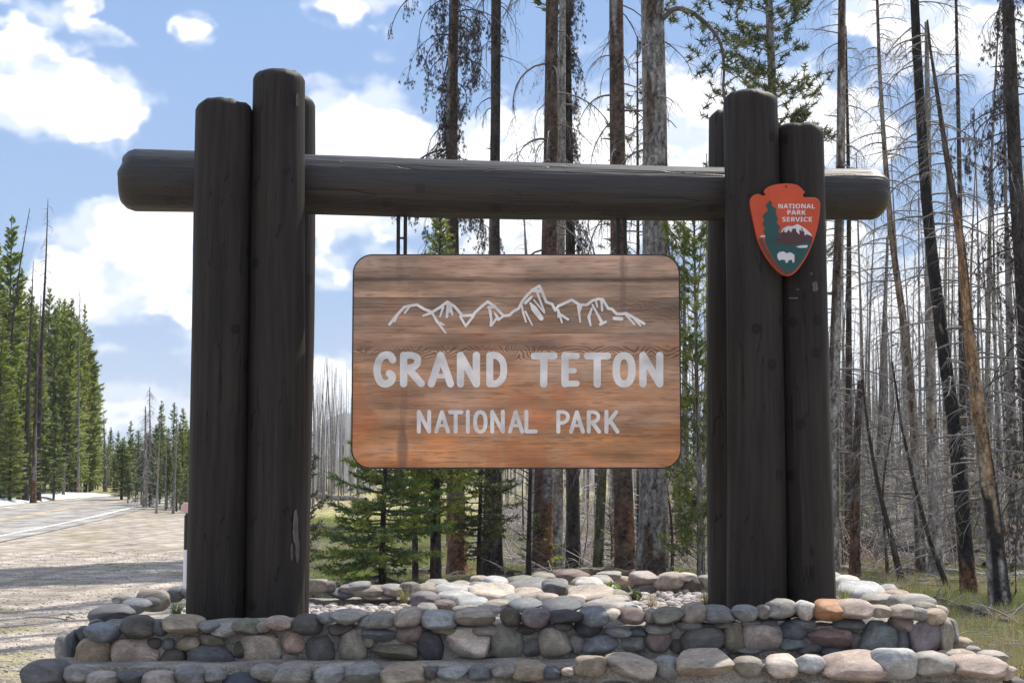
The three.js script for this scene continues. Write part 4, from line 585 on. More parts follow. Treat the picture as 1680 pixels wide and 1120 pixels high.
// a line for a trunk that passes through photo pixels [px, py] at depth d, above the base point
function lineThrough(pts, d, topH, n = 30) {
  const w = pts.map(([px, py]) => at(px, py, d)), b = w[0], g0 = gy(b.x, -d), ctrl = w.map((p) => V(p.x - b.x, p.y - g0 + 0.06, 0)); ctrl[0].y = 0;
  const c = new THREE.CatmullRomCurve3(ctrl, false, 'centripetal'), a = ctrl[ctrl.length - 2], e = ctrl[ctrl.length - 1], out = c.getPoints(n);
  if (topH > e.y) { const k = (e.x - a.x) / (e.y - a.y) * 0.6; for (let i = 1; i <= 10; i++) { const y = mix(e.y, topH, i / 10); out.push(V(e.x + k * (y - e.y), y, 0)); } }
  const even = new THREE.CatmullRomCurve3(out, false, 'centripetal').getSpacedPoints(n + 10); return { base: b, line: even };
}
function pathDead(name, label, pts, d, topH, seed, o, group) {
  const { base: b, line } = lineThrough(pts, d, topH, o.r0 > 0.1 ? 110 : 40), y = gy(b.x, -d), t = thing(name, label, o.cat ?? 'tree', [b.x, y - 0.06, -d], 0, group), q = deadPine(seed, { ...o, h: topH, line });
  part('trunk', q.trunk, barkMat, t); if (q.branches) part('branches', q.branches, twigMat, t, 'stuff'); t.userData.base = name; return [t, line];
}
// living conifer: whorls of boughs with sprays of needles, ragged in outline
function conifer(seed, o) {
  const r = rng(seed), T = new Geo(), B = new Geo(), F = new Geo(), h = o.h, line = trunkLine(h, o.lean ?? [0, 0], r, 0.05, 16), n = 16;
  T.tube(line, (t) => o.r0 * (1.02 - 0.95 * t) + 0.004, 0, o.sides ?? 7, null, 1, 0, seed, skin(o.skin ?? 'darkbark', seed * 0.77));
  let y = (o.from ?? 0.12) * h; const gaps = o.gaps ?? 0.12;
  while (y < h * 0.992) {
    const t = y / h, R = o.R * (o.shape ? o.shape(t) : Math.pow(1 - t, 0.75) * sstep(o.from - 0.12, o.from + 0.16, t) + 0.05), m = Math.max(3, Math.round((o.per ?? 5) * (0.7 + 0.5 * r()))), a0 = r() * 6.28;
    for (let k = 0; k < m; k++) {
      if (r() < gaps) continue;
      const az = a0 + (k + r() * 0.6) / m * 6.283, L = R * (0.5 + 0.75 * r()), q = t * n, j = Math.min(n - 1, Math.floor(q)), p = line[j].clone().lerp(line[j + 1], q - j), segs = Math.max(3, Math.ceil(L / (o.seg ?? 0.28))); p.y += (r() - 0.5) * (o.dy ?? 0.3);
      let el = mix(o.el0 ?? -0.25, o.el1 ?? 0.55, t) + (r() - 0.5) * 0.3; const P = [p.clone()], hue = vary(r() < 0.5 ? o.green : o.green2 ?? o.green, r, 0.22), c = p.clone();
      for (let s = 0; s < segs; s++) { el += (o.curl ?? 0.25) / segs; c.add(V(Math.cos(az) * Math.cos(el), Math.sin(el), Math.sin(az) * Math.cos(el)).multiplyScalar(L / segs)); P.push(c.clone()); }
      B.tube(P, 0.012 + L * 0.006, 0.004, 3, [0.10, 0.08, 0.065]);
      const nb = Math.ceil(L * (o.dense ?? 26)), side = V(-Math.sin(az), 0, Math.cos(az));
      for (let s = 0; s < nb; s++) {
        const u = Math.sqrt(0.05 + 0.95 * r()), q2 = u * segs, j2 = Math.min(segs - 1, Math.floor(q2)), b = P[j2].clone().lerp(P[j2 + 1], q2 - j2), ax = P[j2 + 1].clone().sub(P[j2]).normalize(), sg = r() < 0.5 ? -1 : 1;
        const tl = (o.twig ?? 0.3) * (1.1 - 0.75 * u) * (0.5 + 0.8 * r()) * Math.min(1, L), dir = ax.clone().multiplyScalar(0.75 + 0.3 * r()).addScaledVector(side, sg * (0.5 + 0.7 * r())).add(V(0, (r() - 0.62) * (o.fall ?? 0.5), 0)).normalize();
        if (o.fine) { // a real twig with needles along it
          const e = b.clone().addScaledVector(dir, tl); B.tube([b, e], 0.004, 0.002, 3, [0.16, 0.115, 0.08]);
          const m2 = Math.ceil(tl * o.fine); for (let i = 0; i < m2; i++) { const f = b.clone().lerp(e, (i + r()) / m2 * 1.04), d2 = dir.clone().multiplyScalar(0.7).add(V(r() - 0.5, r() - 0.4, r() - 0.5).multiplyScalar(1.7)).normalize(), s2 = V().crossVectors(d2, V(r() - 0.5, r() - 0.5, r() - 0.5)).normalize(); F.blade(f, d2, s2, o.needle * (0.7 + 0.5 * r()), o.nw, vary(hue, r, 0.2)); }
        } else { const s2 = V().crossVectors(dir, V((r() - 0.5) * 0.8, 1, (r() - 0.5) * 0.8)).normalize(); F.blade(b, dir, s2, tl * 1.15 + 0.05, (o.bw ?? 0.05) * (0.6 + 0.8 * r()), vary(hue, r, 0.18)); }
      }
    }
    y += (o.step ?? 0.42) * (0.6 + 0.7 * r()) * (1.05 - 0.45 * t);
  }
  return { trunk: T.build(), branches: B.build(), foliage: F.build() };
}
function makeConifer(name, label, x, z, seed, o, group) {
  const t = thing(name, label, 'tree', [x, gy(x, z) - 0.05, z], 0, group), q = conifer(seed, o);
  part('trunk', q.trunk, barkMat, t); part('branches', q.branches, twigMat, t, 'stuff'); part('foliage', q.foliage, leafMat, t, 'stuff'); t.userData.base = name; return t;
}

// ───────────────────────── the pines right behind the gateway ─────────────────────────
const GREY = [0.30, 0.285, 0.275], DARK = [0.062, 0.054, 0.056], TWIG = [0.17, 0.15, 0.142];
const hang = { len: 1.4, droop: 1.7, twigs: 9, twigLen: 0.42, twigDroop: 1.5, sub: 2, wig: 0.35, col: DARK, brad: 0.011, up: 0.05, tips: deadTips([0.075, 0.06, 0.055], 9, 0.055, 0.006) };
pathDead('dead_pine', 'dead pine with shaggy hanging dark twigs, above the left part of the panel', [[750, 945], [748, 790], [741, 260], [745, 0]], 25.5, 14.5, 101, { r0: 0.155, top: 0.30, skin: 'redbark', boughs: 150, from: 0.40, to: 0.99, ...hang, twigs: 13, shape: (t) => (t < 0.45 ? 0.8 : 1.0) * (0.75 + 0.35 * Math.sin(t * 31)) });
pathDead('bare_pine', 'slim straight dark trunk just right of the shaggy dead pine', [[813, 948], [811, 700], [811, 400], [815, 0]], 25, 13.5, 102, { r0: 0.115, top: 0.45, skin: 'darkbark', boughs: 70, from: 0.42, pow: 0.45, len: 1.1, droop: 1.4, twigs: 7, sub: 2, col: DARK, brad: 0.012 });
pathDead('bare_pine', 'short dark snag leaning on the slim trunk, seen only under the panel', [[797, 949], [800, 860], [803, 700]], 24.6, 3.2, 103, { r0: 0.085, top: 0.6, skin: 'darkbark', boughs: 10, len: 0.4, col: DARK });
pathDead('dead_pine', 'reddish dead pine with long arching bare boughs, above the middle of the panel', [[889, 946], [893, 770], [903, 300], [906, 0]], 25, 15, 104, { r0: 0.165, top: 0.42, skin: 'redbark', boughs: 90, from: 0.16, len: 1.75, droop: 1.6, twigs: 8, twigLen: 0.45, sub: 2, hook: 0.4, col: TWIG, brad: 0.014, tips: deadTips([0.09, 0.075, 0.065], 3, 0.045, 0.004) });
pathDead('bare_pine', 'thin grey trunk pressed close to the right side of the reddish pine', [[913, 946], [915, 780], [921, 300], [923, 0]], 26, 12.5, 105, { r0: 0.105, top: 0.4, skin: 'pale', boughs: 26, from: 0.2, len: 0.8, droop: 1.3, twigs: 5, sub: 1, col: GREY });
pathDead('dead_pine', 'thin dark dead pine dripping with twigs, right of the reddish pine', [[941, 944], [938, 620], [935, 350], [930, 0]], 26.5, 12.5, 106, { r0: 0.125, top: 0.3, skin: 'darkbark', boughs: 130, from: 0.18, ...hang, len: 0.75 });
pathDead('dead_pine', 'straight red-barked dead pine left of the thickest trunk', [[1027, 951], [1020, 700], [1014, 300], [1011, 0]], 24.5, 15, 107, { r0: 0.165, top: 0.5, skin: 'redbark', boughs: 84, from: 0.14, len: 1.7, droop: 1.4, twigs: 7, twigLen: 0.42, sub: 1, col: TWIG, brad: 0.014 });
const [bigPine] = pathDead('bare_pine', 'thickest grey-barked pine trunk, behind the right end of the panel', [[1071, 951], [1073, 700], [1075, 250], [1071, 0]], 23.5, 16, 108, { r0: 0.225, top: 0.62, tn: 40, skin: 'greybark', sides: 22, boughs: 50, from: 0.30, len: 1.3, droop: 1.2, twigs: 7, twigLen: 0.5, sub: 2, col: TWIG, brad: 0.015 });
{ // the long limb that curls over to the right of the thick trunk
  const G = new Geo(), r = rng(77), o = bigPine.position, P = [[1088, 30], [1108, 14], [1135, 20], [1165, 45], [1182, 70], [1188, 110], [1187, 150], [1196, 200]].map(([x, y]) => at(x, y, 23.4).sub(o)), c = new THREE.CatmullRomCurve3(P).getPoints(26);
  G.tube(c, 0.045, 0.014, 7, [0.13, 0.11, 0.1], 1, 0.15, 3);
  for (let k = 0; k < 24; k++) bough(G, r, c[3 + Math.floor(r() * 23)], r() * 6.28, 0.3 + 0.6 * r(), 0.008, { col: DARK, droop: 1.0, twigs: 4, twigLen: 0.25, sub: 1, up: 0 });
  { const F = new Geo(); for (let k = 0; k < 70; k++) { const q = c[2 + Math.floor(r() * 24)].clone().add(V((r() - 0.4) * 0.9, (r() - 0.55) * 0.9, (r() - 0.5) * 0.8)); tuft(F, q, r, r() * 6.28, 0.12, r() < 0.5 ? [0.07, 0.095, 0.024] : [0.115, 0.125, 0.028], 30); } part('foliage', F.build(), leafMat, bigPine, 'stuff'); }
  part('limb', G.build(), twigMat, bigPine).userData.label = 'long bare limb curling over and down';
}
pathDead('bare_pine', 'slim grey trunk leaning right, seen in the gap under the panel', [[980, 946], [988, 780], [1003, 520]], 25, 4.4, 109, { r0: 0.085, top: 0.7, skin: 'moss', boughs: 22, from: 0.05, len: 0.7, twigs: 5, col: GREY });
pathDead('dead_sapling', 'thin dark dead sapling left of the reddish trunks under the panel', [[867, 946], [868, 880], [872, 700]], 24, 3.4, 110, { r0: 0.045, top: 0.3, skin: 'darkbark', boughs: 34, from: 0.05, len: 0.85, twigs: 6, sub: 1, col: DARK, up: 0.7, droop: 0.5 });
// ── living pines: tufts of long needles at the ends of the boughs
function tuft(F, p, r, a, L, col, n = 30) { const ax = V(Math.cos(a) * 0.7, 0.25 + r() * 0.4, Math.sin(a) * 0.7).normalize(), hue = vary(col, r, 0.3); for (let k = 0; k < n; k++) { const d = ax.clone().multiplyScalar(0.35).add(V(r() - 0.5, r() - 0.42, r() - 0.5).normalize()).normalize(), s = V().crossVectors(d, V(r() - 0.5, r() - 0.5, r() - 0.5)).normalize(); F.blade(p.clone().addScaledVector(ax, (r() - 0.7) * L * 1.3), d, s, L * (0.6 + 0.5 * r()), L * 0.085, vary(hue, r, 0.2)); } }
function livePine(name, label, pts, d, topH, seed, o) {
  const F = new Geo(), [t] = pathDead(name, label, pts, d, topH, seed, { ...o, tips: (G, p, r, a) => { if (r() < (o.fill ?? 0.8)) tuft(F, p, r, a, o.needle ?? 0.12, r() < 0.5 ? (o.dark ? [0.065, 0.09, 0.022] : [0.13, 0.18, 0.028]) : (o.dark ? [0.115, 0.125, 0.028] : [0.21, 0.24, 0.034]), o.blades ?? 30); } });
  part('foliage', F.build(), leafMat, t, 'stuff'); return t;
}
livePine('pine_tree', 'living pine with green needle tufts above the tall right log', [[1262, 965], [1266, 600], [1270, 250], [1262, 0]], 26.5, 13, 201, { r0: 0.12, top: 0.4, skin: 'greybark', boughs: 150, from: 0.38, len: 1.55, up: 0.5, droop: 0.3, twigs: 8, twigLen: 0.42, twigDroop: -0.2, col: [0.12, 0.1, 0.085], needle: 0.12, fill: 0.85, blades: 34, dark: true });
livePine('pine_tree', 'slender young pine with bright tufts along the left edge of the right logs', [[1149, 952], [1148, 800], [1143, 600], [1139, 360]], 22.5, 5.6, 202, { r0: 0.05, top: 0.25, skin: 'greybark', boughs: 120, from: 0.08, len: 0.72, up: 0.6, droop: -0.2, twigs: 5, twigLen: 0.2, col: [0.14, 0.11, 0.09], needle: 0.10, fill: 1.0, shape: () => 0.8 });
livePine('pine_tree', 'sparse pine showing a few green tufts between the two thick trunks', [[1050, 953], [1048, 600], [1046, 200], [1046, 60]], 28, 9.3, 203, { r0: 0.06, top: 0.2, skin: 'darkbark', boughs: 40, from: 0.32, len: 0.9, up: 0.4, droop: 0.3, twigs: 5, twigLen: 0.3, col: DARK, needle: 0.11, fill: 0.6, dark: true });
// taller pines farther back, in line behind the near trunks; their crowns stand above the picture and shade the road shoulder
[[743, 36, 'tall living pine farther back, in line with the shaggy dead pine', 221], [812, 34, 'tall living pine farther back, in line with the slim dark trunk', 222], [904, 38, 'tall living pine farther back, in line with the reddish dead pine', 223], [1014, 35, 'tall living pine farther back, in line with the straight red-barked pine', 224]].forEach(([px, d, label, seed]) => {
  const x = at(px, 785, d).x; makeConifer('tall_pine', label, x, -d, seed, { h: 19, r0: 0.15, from: 0.70, R: 1.9, per: 7, step: 0.3, fall: 0.9, gaps: 0.12, el0: -0.2, el1: 0.6, dense: 26, twig: 0.6, bw: 0.06, sides: 8, seg: 0.5, shape: (t) => Math.sqrt(Math.max(0, 1 - t) * 3.2) * sstep(0.68, 0.74, t), green: [0.11, 0.15, 0.035], green2: [0.15, 0.18, 0.035], skin: 'brownbark' });
});
// ── young spruces under and behind the panel
const spruce = { from: 0.06, R: 1.1, per: 9, step: 0.11, dy: 0.14, fall: 1.3, gaps: 0.14, el0: -0.35, el1: 0.5, curl: 0.35, dense: 40, twig: 0.30, fine: 62, needle: 0.062, nw: 0.0095, green: [0.16, 0.245, 0.030], green2: [0.31, 0.37, 0.036], skin: 'darkbark', seg: 0.16 };
{
  const sp = (label, px, d, h, seed, o) => { const p = at(px, 800, d); return makeConifer('young_spruce', label, p.x, -d, seed, { ...spruce, h, ...o }); };
  sp('tallest young spruce, its green top showing between crossbeam and panel', 715, 22, 5.5, 301, { r0: 0.085, R: 0.86, from: 0.17 });
  sp('broad low young spruce with drooping skirts under the left part of the panel', 628, 21.2, 3.1, 302, { r0: 0.05, R: 0.92, gaps: 0.26, from: 0.05, el0: -0.45, green: [0.12, 0.20, 0.034], green2: [0.27, 0.34, 0.036] });
  sp('green young spruce filling the gap right of the broad low one', 682, 23.4, 3.4, 306, { r0: 0.05, R: 0.72, from: 0.30, gaps: 0.34 });
  sp('small yellow-green spruce against the dark trunks under the panel', 786, 23.2, 3.4, 303, { r0: 0.04, R: 0.66, from: 0.16, green: [0.10, 0.125, 0.022], green2: [0.07, 0.10, 0.022], gaps: 0.3 });
  sp('dark spruce sapling whose branch tips poke out right of the left logs', 497, 17, 2.1, 304, { r0: 0.03, R: 0.52, from: 0.12, el0: 0.05, gaps: 0.45, step: 0.2, green: [0.03, 0.042, 0.022], green2: [0.04, 0.055, 0.022] });
  sp('little spruce seedling at the foot of the thin dead sapling', 884, 25, 1.35, 305, { r0: 0.02, R: 0.4, gaps: 0.35 });
}
// ───────────────────────── big dead trunks on the right ─────────────────────────
const bare = { len: 1.2, droop: 0.9, twigs: 8, twigLen: 0.40, sub: 1, col: [0.19, 0.172, 0.165], brad: 0.012, up: 0.2, hook: 0.25 };
pathDead('dead_pine', 'pale bare trunk immediately right of the outer right log', [[1366, 965], [1369, 640], [1379, 300], [1382, 0]], 24, 12.5, 401, { r0: 0.105, top: 0.42, skin: 'stripped', boughs: 84, from: 0.06, ...bare });
pathDead('dead_pine', 'thin dark spire between the pale bare trunk and the leaning grey one', [[1394, 948], [1393, 600], [1393, 330], [1389, 100]], 27, 9.6, 402, { r0: 0.085, top: 0.18, skin: 'darkbark', boughs: 110, from: 0.04, ...bare, len: 0.75 });
pathDead('dead_pine', 'grey stripped trunk leaning left towards its thin top, right of the crossbeam end', [[1513, 952], [1500, 700], [1487, 560], [1463, 380], [1444, 120], [1441, 40]], 24, 9.4, 403, { r0: 0.09, top: 0.22, skin: 'stripped', boughs: 110, from: 0.08, ...bare });
pathDead('dead_pine', 'charred black trunk bowed left, with a bare brown foot', [[1592, 985], [1576, 800], [1565, 690], [1547, 560], [1521, 330], [1506, 100], [1501, 0]], 20.3, 10.5, 404, { r0: 0.105, top: 0.42, tn: 40, skin: 'barred', boughs: 100, from: 0.10, ...bare, len: 1.35, brad: 0.014 });
pathDead('dead_pine', 'leaning dead pine with orange bare wood and black char, near the right edge', [[1643, 1008], [1630, 860], [1610, 700], [1592, 560], [1577, 400], [1556, 270], [1540, 165], [1527, 80]], 18.7, 7.3, 405, { r0: 0.128, top: 0.07, tn: 40, skin: 'burnt', boughs: 66, from: 0.16, ...bare });
pathDead('dead_pine', 'thin straight dark pole between the bowed black trunk and the orange one', [[1587, 945], [1579, 600], [1575, 300], [1570, 40]], 27, 10.4, 406, { r0: 0.075, top: 0.3, skin: 'darkbark', boughs: 105, from: 0.10, ...bare, len: 0.8 });
pathDead('dead_pine', 'dark drooping dead pine cut by the right edge of the picture', [[1706, 1012], [1688, 600], [1668, 300], [1654, 0]], 19.6, 11, 407, { r0: 0.12, top: 0.5, skin: 'darkbark', boughs: 120, from: 0.12, ...hang, len: 1.5, droop: 1.3, twigs: 9 });
pathDead('dead_pine', 'upright pale grey trunk with a mossy dark foot', [[1537, 957], [1533, 800], [1527, 600], [1524, 300], [1521, 60]], 23.4, 8.6, 408, { r0: 0.115, top: 0.25, skin: 'pale', boughs: 60, from: 0.05, ...bare, len: 0.9 });
pathDead('dead_pine', 'thin dead pole left of the tree cut by the right edge', [[1662, 925], [1656, 600], [1651, 340], [1648, 110]], 30, 9.9, 409, { r0: 0.075, top: 0.22, skin: 'grey', boughs: 70, from: 0.10, ...bare, len: 0.8 });
pathDead('dead_pine', 'slanting thin dead stem crossing behind the orange leaning pine', [[1560, 985], [1531, 900], [1500, 790], [1478, 690]], 21.5, 3.2, 410, { r0: 0.04, top: 0.3, skin: 'darkbark', boughs: 24, ...bare, len: 0.5 });
pathDead('dead_pine', 'slanting dark stem with curled twigs just right of the outer right log', [[1482, 965], [1462, 880], [1440, 790], [1424, 700]], 22.5, 3.0, 411, { r0: 0.05, top: 0.3, skin: 'darkbark', boughs: 30, ...bare, len: 0.6 });
pathDead('dead_pine', 'reddish broken stem standing close beside the outer right log', [[1403, 955], [1404, 820], [1408, 690], [1412, 640]], 24, 3.1, 412, { r0: 0.085, top: 0.6, skin: 'redbark', boughs: 26, ...bare, len: 0.6 });
pathDead('dead_pine', 'grey dead stem with flaring twigs in the middle of the tangle on the right', [[1442, 945], [1444, 760], [1450, 560], [1456, 420]], 27, 5.8, 413, { r0: 0.085, top: 0.25, skin: 'grey', boughs: 60, from: 0.04, ...bare, len: 0.9, twigs: 8 });
pathDead('dead_pine', 'small dead tree behind the pale trunk, right of the young tufted pine', [[1128, 940], [1126, 700], [1122, 420], [1122, 330]], 29, 6.8, 414, { r0: 0.07, top: 0.2, skin: 'grey', boughs: 60, from: 0.08, ...bare, len: 0.7 });
// ───────────────────────── massed dead forest ─────────────────────────
{
  const r = rng(909), G1 = 'slender dead pines of the burned forest', G2 = 'far dead poles of the burned forest';
  const mid = [], far = [], skins = ['grey', 'pale', 'stripped', 'pale', 'brown', 'pale', 'stripped'];
  const proto = (arr, seed, o, name, label, group) => { const t = thing(name, label, 'tree', [0, 0, 0], 0, group), q = deadPine(seed, o); part('trunk', q.trunk, barkMat, t); part('branches', q.branches, twigMat, t, 'stuff'); t.userData.base = name; t.userData.h = o.h; arr.push({ t, used: false }); };
  const L1 = 'slender dead pine among the bare trunks of the burned forest behind the gateway', L2 = 'thin grey pole of a dead pine far back in the burned forest';
  for (let k = 0; k < 7; k++) proto(mid, 500 + k, { h: 10 + (k % 4) * 0.8, r0: 0.062 + 0.014 * (k % 3), top: 0.12, sides: 8, tn: 14, skin: skins[k], lean: [(r() - 0.5) * 1.0, (r() - 0.5) * 0.8], bend: 0.10, boughs: 48, from: 0.14, len: 0.7, droop: 1.0, twigs: 5, twigLen: 0.3, col: k % 3 ? [0.44, 0.42, 0.41] : [0.28, 0.235, 0.215], brad: 0.011, seg: 0.24, bsides: 3, stub: 0.2 }, 'slender_dead_pine', L1, G1);
  for (let k = 0; k < 8; k++) proto(far, 600 + k, { h: 11, r0: 0.085, top: 0.12, sides: 5, tn: 7, skin: ['pale', 'grey', 'pale', 'grey', 'pale', 'stripped', 'pale', 'grey'][k], lean: [(r() - 0.5) * 1.0, 0], bend: 0.12, boughs: 26, from: 0.22, len: 0.6, droop: 0.9, twigs: 1.6, twigLen: 0.3, col: [0.48, 0.465, 0.455], brad: 0.014, seg: 0.34, bsides: 3 }, 'far_dead_pine', L2, G2);
  const place = (arr, px, d, h, label, group) => {
    const e = arr[Math.floor(r() * arr.length)], x = at(px, 785, d).x, pos = [x, gy(x, -d) - 0.08, -d], sc = h / e.t.userData.h, turn = r() * 6.28, s = [sc * (0.85 + 0.3 * r()), sc, sc * (0.85 + 0.3 * r())];
    if (!e.used) { e.used = true; e.t.position.set(...pos); e.t.rotation.y = turn; e.t.scale.set(...s); return; }
    copyOf(e.t, pos, turn, s);
  };
  for (let k = 0; k < 96; k++) { const u = r(), px = k < 70 ? mix(1345, 1760, u) : k < 86 ? mix(830, 1180, u) : mix(1100, 1180, u), d = mix(28, 56, Math.pow(r(), 0.8)); place(mid, px, d, mix(5.5, 10.5, r())); }
  for (let k = 0; k < 300; k++) { const u = r(), px = k < 200 ? mix(1330, 1800, u) : k < 245 ? mix(820, 1200, u) : mix(495, 600, u), d = k < 245 ? mix(48, 120, Math.pow(r(), 0.9)) : mix(75, 150, r()); place(far, px, d, mix(6, 11, r()) * (k < 245 ? 1 : 0.85)); }
  for (const e of [...mid, ...far]) if (!e.used) scene.remove(e.t);
  // beyond those nobody could count them
  const q = deadPine(688, { h: 10, r0: 0.12, top: 0.12, sides: 4, tn: 5, skin: 'pale', boughs: 16, from: 0.1, len: 0.8, twigs: 0, col: [0.40, 0.385, 0.38], brad: 0.02, seg: 0.5, bsides: 3 }), g = mergeGeometries([q.trunk, q.branches]);
  const inst = new THREE.InstancedMesh(g, twigMat, 1100), m = new THREE.Matrix4(), e = new THREE.Euler(), c = new THREE.Color();
  for (let k = 0; k < 1100; k++) {
    const px = k < 700 ? mix(1000, 1900, r()) : k < 900 ? mix(430, 1000, r()) : mix(480, 620, r()), d = mix(110, 300, Math.pow(r(), 1.3)), x = at(px, 785, d).x, s = mix(0.6, 1.1, r());
    e.set((r() - 0.5) * 0.1, r() * 6.28, (r() - 0.5) * 0.12); m.compose(V(x, gy(x, -d) - 0.1, -d), new THREE.Quaternion().setFromEuler(e), V(s, s, s)); inst.setMatrixAt(k, m); const b = 0.7 + 0.7 * r(); inst.setColorAt(k, c.setRGB(b, b, b * 1.02));
  }
  inst.name = 'far_dead_forest'; scene.add(tag(inst, 'grey mass of dead trunks in the far distance', 'forest', 'far_forest', 'stuff'));
}
{ // dead saplings and brush: fine grey twigs close to the ground
  const r = rng(313), protos = [];
  for (let k = 0; k < 6; k++) { const t = thing('dead_sapling', 'leafless grey sapling in the twiggy tangle of the burned forest', 'sapling', [0, 0, 0], 0, 'leafless saplings in the burned forest'), q = deadPine(700 + k, { h: 2.6, r0: 0.026, top: 0.3, sides: 5, tn: 8, skin: k % 2 ? 'grey' : 'brown', lean: [(r() - 0.5) * 0.9, (r() - 0.5) * 0.6], bend: 0.12, boughs: 40, from: 0.03, len: 0.75, up: 0.7, droop: 0.5, twigs: 6, twigLen: 0.3, col: k % 3 ? [0.50, 0.46, 0.43] : [0.38, 0.27, 0.215], brad: 0.0075, seg: 0.2, bsides: 3, stub: 0 }); part('trunk', q.trunk, barkMat, t); part('branches', q.branches, twigMat, t, 'stuff'); t.userData.base = 'dead_sapling'; protos.push({ t, used: false }); }
  for (let k = 0; k < 56; k++) {
    const e = protos[k % 6], px = k < 34 ? mix(1375, 1720, r()) : k < 50 ? mix(840, 1160, r()) : mix(1100, 1180, r()), d = mix(k < 6 ? 20 : 24, 48, Math.pow(r(), 1.2)), x = at(px, 785, d).x, pos = [x, gy(x, -d) - 0.05, -d], s = mix(0.45, 1.25, r());
    if (!e.used) { e.used = true; e.t.position.set(...pos); e.t.rotation.y = r() * 6.28; e.t.scale.setScalar(s); } else copyOf(e.t, pos, r() * 6.28, s);
  }
}
{ // young green pines coming up on the forest floor
  const r = rng(818), p0 = conifer(860, { ...spruce, h: 1.7, r0: 0.022, R: 0.5, per: 6, step: 0.14, from: 0.05, dense: 26, fine: 30, needle: 0.07, nw: 0.012, green: [0.12, 0.17, 0.035], green2: [0.17, 0.20, 0.04] }), t = thing('pine_seedling', 'small green pine seedling coming up between the dead trunks on the right', 'sapling', [0, 0, 0], 0, 'green seedlings on the burned forest floor');
  part('trunk', p0.trunk, barkMat, t); part('branches', p0.branches, twigMat, t, 'stuff'); part('foliage', p0.foliage, leafMat, t, 'stuff'); t.userData.base = 'pine_seedling';
  for (let k = 0; k < 26; k++) { const px = k < 20 ? mix(1390, 1700, r()) : mix(860, 1160, r()), d = mix(26, 50, r()), x = at(px, 785, d).x, pos = [x, gy(x, -d) - 0.03, -d], s = 0.45 + 0.9 * r(); if (!k) { t.position.set(...pos); t.scale.setScalar(s); } else copyOf(t, pos, r() * 6.28, s); }
}
